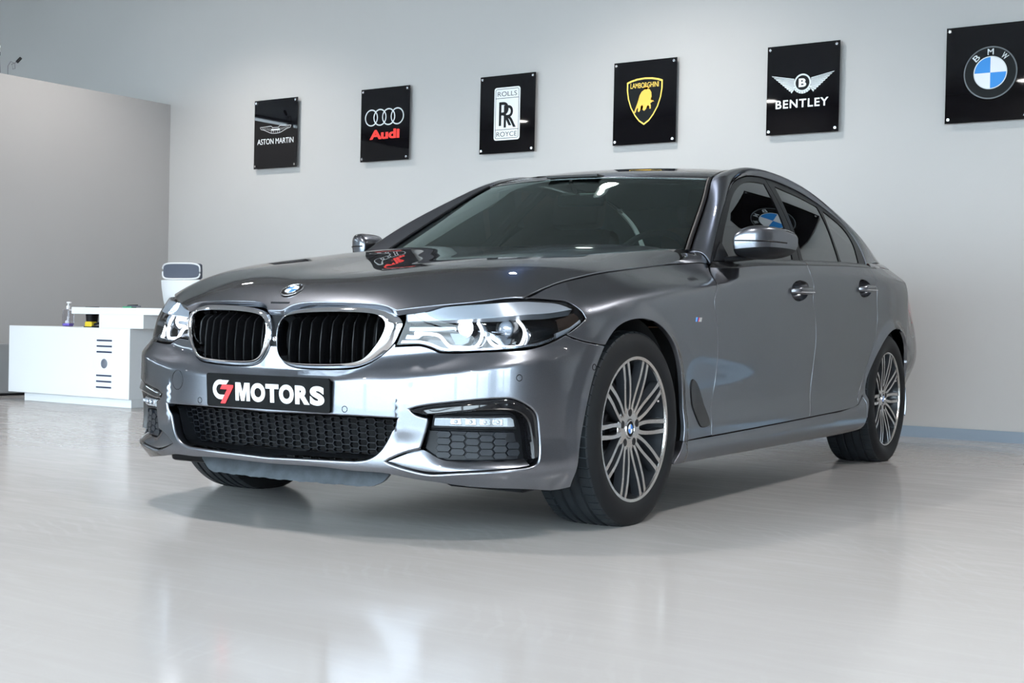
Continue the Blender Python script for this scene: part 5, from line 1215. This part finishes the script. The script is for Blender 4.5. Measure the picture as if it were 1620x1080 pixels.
def spoke_mesh(face_x):
    """a twin spoke pointing along +y: two bars with a slit between them; slot 0 dark flanks, slot 1 machined face"""
    bm = bmesh.new()
    R_ = [.030, .050, .070, .090, .115, .145, .180, .215, .238]
    for sg in (-1, 1):
        off = [.004, .0085, .0135, .0170, .0192, .0196, .0185, .0172, .0170]; wd = [.0085, .0080, .0072, .0066, .0064, .0064, .0068, .0074, .0082]
        fx = [face_x(r) for r in R_]; rows = []
        for r, o, w, x in zip(R_, off, wd, fx):
            c = sg * o; rows.append([bm.verts.new(p) for p in ((x - .030, r, c - w * 1.5), (x - .001, r, c - w), (x - .001, r, c + w), (x - .030, r, c + w * 1.5))])
        for i in range(len(rows) - 1):
            for k in range(4):
                f = bm.faces.new((rows[i][k], rows[i][(k+1) % 4], rows[i+1][(k+1) % 4], rows[i+1][k])); f.material_index = 1 if k == 1 else 0
        bm.faces.new(rows[0]); bm.faces.new(rows[-1][::-1])
    bmesh.ops.recalc_face_normals(bm, faces=bm.faces); me = bpy.data.meshes.new('spoke'); bm.to_mesh(me); bm.free(); me.materials.append(M['rim_dark']); me.materials.append(M['rim_face']); return auto_smooth(me, 40)
def make_wheel(w, lip):
    """returns list of (name, mesh, material, matrix)"""
    fx = lambda r: lip - .004 - .020 * max(0, (.20 - r) / .15) ** 1.3
    P = [('tyre', tyre_mesh(w), M['rubber'], Matrix())]
    P.append(('rim_barrel', MB().lathe([(-w/2 + .02, .243), (-w/2 + .025, .232), (-.05, .215), (.0, .222), (lip - .03, .232), (lip - .012, .2375), (lip - .004, .2375)], 96, 'x').mesh(40), M['rim_dark'], Matrix()))
    P.append(('rim_lip', MB().lathe([(lip - .008, .2365), (lip - .001, .2385), (lip, .2410), (lip, .2500), (lip + .0015, .2545), (lip - .002, .2575), (lip - .010, .2580), (lip - .016, .252)], 96, 'x').mesh(35), M['rim_face'], Matrix()))
    sm = spoke_mesh(fx)
    for k in range(10): P.append(('twin_spoke', sm, M['rim_dark'], Matrix.Rotation(math.radians(36 * k), 4, 'X')))
    hx = fx(.05)
    P.append(('hub', MB().lathe([(hx - .04, .070), (hx - .012, .066), (hx - .006, .060), (hx - .002, .050), (hx - .001, .034), (hx - .003, .0335)], 60, 'x').mesh(35), M['rim_dark'], Matrix()))
    P.append(('hub_face', MB().lathe([(hx - .006, .080), (hx - .001, .076), (hx + .0008, .070), (hx + .0008, .035), (hx - .004, .0335)], 60, 'x').mesh(35), M['rim_face'], Matrix()))
    bm_ = MB().lathe([(hx + .0016, .0001), (hx + .0016, .0128), (hx + .0006, .0140), (hx - .02, .0145)], 20, 'x').mesh(40)
    for k in range(5): P.append(('wheel_bolt', bm_, M['liner'], Matrix.Rotation(math.radians(72 * k + 18), 4, 'X') @ Matrix.Translation((0, .0560, 0))))
    P.append(('brake_disc', MB().lathe([(-.02, .08), (-.02, .172), (-.042, .172), (-.042, .08)], 64, 'x').mesh(35), M['disc'], Matrix()))
    P.append(('disc_bell', MB().lathe([(.03, .0001), (.03, .07), (-.02, .085)], 48, 'x').mesh(35), M['rim_dark'], Matrix()))
    cal = [(r, a) for a in np.radians(np.linspace(-28, 28, 9)) for r in (.198,)] + [(r, a) for a in np.radians(np.linspace(28, -28, 9)) for r in (.105,)]
    m_ = MB(); m_.poly([(r * math.cos(a), r * math.sin(a)) for r, a in cal], lambda x, y, k: (.012 - .075 * (1 - k), x, y), 1); P.append(('brake_caliper', m_.mesh(35), M['disc'], Matrix()))
    P.append(('valve', MB().cyl((lip - .03, .222 * math.cos(.45), .222 * math.sin(.45)), (lip - .008, .205 * math.cos(.45), .205 * math.sin(.45)), .004, seg=10).mesh(40), M['chrome'], Matrix()))
    return P, hx
def place_wheel(P, hx, loc, rz, camber=0):
    e = empty('wheel', loc, rz, parent=car)
    for nm, me, mt, mx in P: o = link(nm, me, mt, e); o.matrix_local = mx
    MB().lathe([(hx + .0035, .0001), (hx + .0035, .0165)], 32, 'x').obj('cap_disc', M['white_enamel'], e)
    MB().lathe([(hx + .0034, .0165), (hx + .0030, .0270)], 32, 'x').obj('cap_ring', M['black_enamel'], e)
    MB().lathe([(hx + .0028, .0265), (hx + .0050, .0275), (hx + .0040, .0300), (hx - .004, .0335)], 32, 'x').obj('cap_rim', M['chrome'], e)
    for k in (0, 2):
        t = np.linspace(k * math.pi / 2, (k + 1) * math.pi / 2, 10); V = [(hx + .0042, 0, 0)] + [(hx + .0042, .0162 * math.cos(a), .0162 * math.sin(a)) for a in t]
        mesh_obj('cap_quadrant', V, [(0, 1 + i, 2 + i) for i in range(9)], M['blue'], e)
    return e
wf, hxf = make_wheel(.245, .112); wr, hxr = make_wheel(.265, .118)
STEER = -.0159
for sx in (1, -1):
    place_wheel(wf, hxf, (.802 * sx, 0, WC_Z), (0 if sx > 0 else math.pi) + STEER); place_wheel(wr, hxr, (.803 * sx, 2.975, WC_Z), 0 if sx > 0 else math.pi)
# ---- wheel arch liners
for (cy, cz, r), nm in ((AF, 'front'), (AR, 'rear')):
    m_ = MB(); t = np.radians(np.linspace(-25, 205, 40)); rings = []
    for x in (.55, .70, .88):
        rr = r + .012 + (.004 if x < .8 else 0); rings.append([(x, cy + rr * math.cos(a), cz + rr * math.sin(a)) for a in t])
    V = [p for q in rings for p in q]; n = len(t); Fs = [(i*n+k, i*n+k+1, (i+1)*n+k+1, (i+1)*n+k) for i in range(2) for k in range(n-1)]; o = len(V)
    V.append((.55, cy, cz)); Fs += [(k, k+1, o) for k in range(n-1)]
    me = mesh_from(V, Fs); put_pair('wheel_arch_liner', me, M['liner'], car)
# ---- underside
MB().box((0, 1.5, .205), (1.62, 2.2, .05), bev=.02).obj('floor_pan', M['liner'], car)
MB().box((0, -.42, .225), (1.24, .55, .05), bev=.02).obj('engine_undertray', M['liner'], car)
MB().box((0, 3.55, .30), (1.3, .9, .08), bev=.02).obj('rear_undertray', M['liner'], car)
MB().box((0, 1.5, .45), (1.70, 2.1, .45)).obj('cabin_tub', M['liner'], car)
MB().box((0, 3.3, .60), (1.05, 1.3, .45)).obj('boot_tub', M['liner'], car)
MB().box((0, 0, .50), (1.04, .75, .42)).obj('engine_block', M['liner'], car)
# grey scuffed air guide under the bumper and black deflectors
M['air_guide'] = pmat('scuffed_grey_plastic', (.055, .064, .074), .8, var=(22, .6), bump=(60, .5, .004))
ag = []
for x in np.linspace(-.40, .40, 60):
    e_ = min(1, (.40 - abs(x)) / .075); ag.append((x, .150 + .040 * (1 - e_) ** 2.2 + .0012 * math.sin(x * 61) + .0010 * math.sin(x * 143)))
m_ = MB(); poly_ = ag + [(.40, .215), (-.40, .215)]
m_.poly(poly_, lambda x, z, k: (x, -.705 - .045 * (1 - (x / .4)**2) - .012 * k, z), 1); m_.obj('air_guide', M['air_guide'], car)
for sx in (1, -1): MB().box((.62 * sx, -.45, .170), (.30, .10, .055), bev=.014).obj('air_deflector', M['black_plastic'], car)

# ---- cabin
M['leather'] = pmat('tan_leather', (.13, .055, .032), .5, bump=(120, .1, .001)); M['cabin'] = pmat('dark_cabin_plastic', (.02, .021, .022), .6); M['headlining'] = pmat('grey_headlining', (.30, .30, .30), .9)
m_ = MB(); prof = [(.52, .90), (.72, .985), (.95, 1.0), (1.05, .985), (1.10, .93), (1.08, .80), (1.0, .68), (.6, .68)]
m_.poly(prof, lambda y, z, k: (-.72 + 1.44 * k, y, z), 1); m_.obj('dashboard', M['cabin'], car)
MB().tube([(.37 + .185 * math.cos(t), 1.20 + .09 * math.sin(t), .93 + .165 * math.sin(t)) for t in np.linspace(0, 2 * math.pi, 36, endpoint=False)], .014, seg=8, closed=True).box((.37, 1.19, .93), (.34, .03, .04)).box((.37, 1.19, .87), (.04, .04, .12)).obj('steering_wheel', M['cabin'], car)
for sx in (1, -1):
    e = empty('front_seat', (.37 * sx, 1.5, .5), parent=car)
    MB().box((0, 0, .0), (.50, .50, .16), bev=.05).obj('seat_cushion', M['leather'], e)
    MB().box((0, .30, .36), (.48, .14, .62), rot=Matrix.Rotation(math.radians(-18), 3, 'X'), bev=.05).obj('seat_back', M['leather'], e)
    MB().box((0, .42, .76), (.28, .10, .19), rot=Matrix.Rotation(math.radians(-12), 3, 'X'), bev=.04).obj('headrest', M['leather'], e)
e = empty('rear_seat', (0, 2.5, .5), parent=car); MB().box((0, 0, 0), (1.30, .50, .18), bev=.05).obj('seat_cushion', M['leather'], e); MB().box((0, .32, .34), (1.25, .16, .58), rot=Matrix.Rotation(math.radians(-24), 3, 'X'), bev=.05).obj('seat_back', M['leather'], e)
e = empty('interior_mirror', (0, 1.20, 1.275), parent=car); MB().box((.02, .02, -.03), (.24, .025, .065), bev=.02).obj('mirror_shell', M['satin_chrome'], e); MB().cyl((0, 0, 0), (0, -.05, .045), .010, seg=10).obj('mirror_stalk', M['cabin'], e)
MB().box((0, 1.24, 1.345), (.26, .16, .012), bev=.004).obj('sensor_cover', M['cabin'], car)
hv = G(np.linspace(-.9, .9, 20)[:, None] * GA + np.zeros((1, 20)), np.linspace(4.1, 9.1, 20)[None] * GB + np.zeros((20, 1))) - np.array([0, 0, .03]); V_, F_ = grid_mesh(hv); link('headlining', mesh_from(V_, F_), M['headlining'], car)
# ================================================================ DESK CORNER
M['desk'] = pmat('white_laminate', (.64, .655, .67), .30); M['slot'] = pmat('dark_blue_slot', (.012, .022, .06), .4); M['grommet'] = pmat('grey_grommet', (.10, .11, .14), .35)
dk_ = empty('reception_desk', (-5.57, 3.02, 0)); tag(dk_, 'white reception desk with raised top and dark slots on its front', 'desk')
MB().box((0, 0, .3265), (1.445, .66, .525), bev=.003).obj('cabinet_body', M['desk'], dk_)
MB().box((.08, .01, .032), (1.27, .62, .064), bev=.002).obj('plinth', M['desk'], dk_)
MB().box((.62, -.02, .6405), (.495, .62, .103), bev=.002).obj('top_support', M['desk'], dk_)
MB().box((.86, .06, .7165), (1.68, .74, .051), bev=.003).obj('desk_top', M['desk'], dk_)
for z in (.495, .452, .409, .232, .188, .144): MB().box((.437, -.331, z), (.172, .006, .0125), bev=.002).obj('vent_slot', M['slot'], dk_)
MB().lathe([(-.002, .0001), (-.003, .030), (0, .036), (.004, .037)], 32, 'y', (.437, -.331, .322)).obj('cable_grommet', M['grommet'], dk_)
MB().box((1.55, .08, .345), (.04, .66, .69), bev=.002).obj('end_panel', M['desk'], dk_)
# bottle with pump
M['clear_pet'] = glass_mat('clear_bottle', (.92, .92, .95), ior=1.3); M['violet'] = pmat('violet_gel', (.20, .14, .60), .2); M['white_pl'] = pmat('white_plastic', (.82, .82, .84), .35)
bt = empty('pump_bottle', (-5.862, 2.92, .589)); tag(bt, 'clear pump bottle with white nozzle and violet gel on the desk end', 'bottle')
MB().box((0, 0, .070), (.088, .055, .138), bev=.012).obj('bottle_body', M['clear_pet'], bt); MB().box((0, 0, .014), (.080, .048, .024), bev=.008).obj('gel', M['violet'], bt)
MB().cyl((0, 0, .138), (0, 0, .165), .014, seg=16).cyl((0, 0, .165), (0, 0, .185), .006, seg=12).box((.008, 0, .190), (.042, .020, .012), bev=.004).obj('pump_head', M['white_pl'], bt)
MB().tube([(0, 0, .14), (0, 0, .08), (-.012, 0, .02)], .006, seg=8).box((-.012, 0, .034), (.034, .02, .03), bev=.008).obj('dip_tube', M['white_pl'], bt)
cp = empty('black_cup', (-5.62, 2.96, .589)); tag(cp, 'black ribbed pen cup standing under the raised desk top', 'cup')
MB().lathe([(.0, .0001), (.0, .040), (.128, .052), (.160, .054), (.160, .048), (.010, .036), (.010, .0001)], 32, 'z').obj('cup_wall', M['black_plastic'], cp); MB().lathe([(.112, .051), (.112, .056), (.122, .056), (.122, .051)], 32, 'z').obj('cup_band', M['black_plastic'], cp)
yb = empty('yellow_box', (-5.50, 2.86, .589)); tag(yb, 'small yellow and black box beside the pen cup', 'box'); M['yellow_card'] = pmat('yellow_card', (.70, .50, .02), .5)
MB().box((0, 0, .022), (.085, .06, .034), bev=.003).obj('box_body', M['yellow_card'], yb); MB().box((.0, 0, .003), (.10, .07, .006)).obj('box_tray', M['black_plastic'], yb); MB().box((-.006, 0, .041), (.07, .05, .006), bev=.002).obj('box_lid', M['yellow_card'], yb)
sp = empty('stapler', (-5.385, 2.84, .589)); tag(sp, 'black and silver stapler lying against the desk support', 'stapler')
MB().box((0, 0, .006), (.14, .035, .012), bev=.003).obj('stapler_base', M['black_plastic'], sp); MB().box((.01, 0, .034), (.12, .030, .018), rot=Matrix.Rotation(math.radians(-12), 3, 'Y'), bev=.006).obj('stapler_arm', M['black_plastic'], sp); MB().box((.02, 0, .021), (.10, .022, .010), rot=Matrix.Rotation(math.radians(-9), 3, 'Y'), bev=.002).obj('stapler_magazine', M['satin_chrome'], sp)
pb = empty('pen_tray', (-5.08, 2.90, .742)); tag(pb, 'little green and grey pen tray lying on the raised desk top', 'pen tray')
MB().box((-.03, 0, .006), (.10, .05, .012), bev=.003).obj('tray_base', pmat('green_plastic', (.03, .30, .14), .4), pb); MB().box((.02, 0, .014), (.12, .04, .010), bev=.003).obj('tray_lid', M['grommet'], pb); MB().cyl((-.06, .01, .020), (.05, .012, .024), .004, seg=8).obj('pen', M['black_plastic'], pb)
# swivel chair with white shell
M['shell'] = pmat('white_chair_shell', (.64, .65, .665), .35); M['mesh_grey'] = pmat('grey_chair_fabric', (.085, .095, .125), .8, bump=(300, .4, .002))
ch = empty('swivel_chair', (-5.42, 3.66, 0), math.radians(8)); tag(ch, 'white-shelled swivel chair with grey headrest behind the white desk', 'chair')
rows = []
for z, hw, y in ((.50, .10, .03), (.58, .118, .0), (.70, .145, -.02), (.82, .175, -.03), (.92, .200, -.025), (.985, .215, -.015)):
    rows.append([(x * hw, y + .05 * (x * x), z) for x in np.linspace(-1, 1, 15)])
rows2 = [[(x, y + .02, z) for x, y, z in r] for r in rows]; lp = [a + b[::-1] for a, b in zip(rows, rows2)]
link('back_shell', loft(lp, cap0=True, cap1=True, ang=45), M['shell'], ch)
bk = [[(x * 1.06, y + .028, z) for x, y, z in r] for r in rows]; bk2 = [[(x, y + .03, z) for x, y, z in r] for r in bk]; link('back_pad', loft([a + b[::-1] for a, b in zip(bk, bk2)], cap0=True, cap1=True, ang=45), M['mesh_grey'], ch)
hr_ = []; 
for z, s in ((.994, .92), (1.005, 1.0), (1.06, 1.0), (1.112, .98), (1.122, .90)): hr_.append([(.19 * s * x, .0 + .03 * x * x, z) for x in np.linspace(-1, 1, 11)] + [(.19 * s * x, .035 + .03 * x * x, z) for x in np.linspace(1, -1, 11)])
link('headrest', loft(hr_, cap0=True, cap1=True, ang=50), M['mesh_grey'], ch)
fr_ = [(-.19, .02, 1.0), (-.185, .015, .994)] 
se = lambda v: math.copysign(abs(v) ** .42, v)
edge = [(.193 * se(math.cos(t)), -.002 + .03 * se(math.cos(t))**2, 1.058 + .064 * se(math.sin(t))) for t in np.linspace(0, 2 * math.pi, 80, endpoint=False)]
MB().tube(edge, .007, seg=8, closed=True).obj('headrest_frame', M['shell'], ch); MB().box((0, .03, .985), (.06, .02, .06), bev=.006).obj('headrest_stem', M['shell'], ch)
MB().box((0, .30, .47), (.50, .50, .08), bev=.035).obj('seat', M['mesh_grey'], ch); MB().box((0, .05, .46), (.10, .16, .12), bev=.02).obj('back_bracket', M['black_plastic'], ch)
MB().cyl((0, .28, .10), (0, .28, .44), .03, seg=20).obj('gas_column', M['black_plastic'], ch)
for k in range(5):
    a = 2 * math.pi * k / 5; MB().tube([(0, .28, .11), (.15 * math.cos(a), .28 + .15 * math.sin(a), .095), (.29 * math.cos(a), .28 + .29 * math.sin(a), .07)], (.022, .014), seg=8).obj('base_arm', M['shell'], ch)
    MB().cyl((.29 * math.cos(a) - .012, .28 + .29 * math.sin(a), .03), (.29 * math.cos(a) + .012, .28 + .29 * math.sin(a), .03), .03, seg=16).obj('caster', M['black_plastic'], ch)
for sx in (-1, 1): MB().tube([(.25 * sx, .25, .46), (.28 * sx, .25, .50), (.28 * sx, .24, .66)], .015, seg=8).box((.28 * sx, .26, .675), (.07, .24, .03), bev=.012).obj('armrest', M['black_plastic'], ch)
# low grey panel against the partition, behind the desk
M['grey_lam'] = pmat('mid_grey_laminate', (.26, .27, .28), .5)
lc = empty('low_cabinet', (-6.79, 3.0, 0)); tag(lc, 'low grey cabinet against the partition beside the white desk', 'cabinet')
MB().box((0, 0, .225), (.165, 1.1, .41), bev=.004).obj('cabinet_body', M['grey_lam'], lc); MB().box((0, 0, .01), (.15, 1.06, .02)).obj('plinth', M['black_plastic'], lc); 
for y in (-.275, .275): MB().box((.084, y, .225), (.006, .535, .395), bev=.002).obj('door', M['grey_lam'], lc)
# small cable fitting on top of the partition
cb = empty('cable_fitting', (-6.92, 3.03, 2.69)); tag(cb, 'pair of tiny lamp holders on thin curled wires above the partition top', 'wiring')
M['wire'] = pmat('grey_wire', (.16, .15, .17), .5)
MB().tube([(0, -.02, 0), (.0, -.03, .10), (.01, -.045, .17)], .003, seg=6).obj('wire', M['wire'], cb); MB().tube([(0, .05, 0), (0, .05, .08), (.01, .07, .12), (.01, .11, .11), (.0, .12, .07), (0, .10, .06), (0, .085, .10), (.01, .14, .13)], .003, seg=6).obj('wire', M['wire'], cb)
MB().cyl((.01, -.045, .165), (.012, -.05, .215), .010, seg=12).sphere((.012, -.05, .225), .016, 12).obj('lamp_holder', M['white_pl'], cb); MB().cyl((.01, -.047, .150), (.01, -.048, .18), .013, seg=12).obj('holder_collar', M['black_plastic'], cb); MB().cyl((.01, .13, .125), (.012, .165, .165), .013, seg=12).obj('clamp', M['black_plastic'], cb)
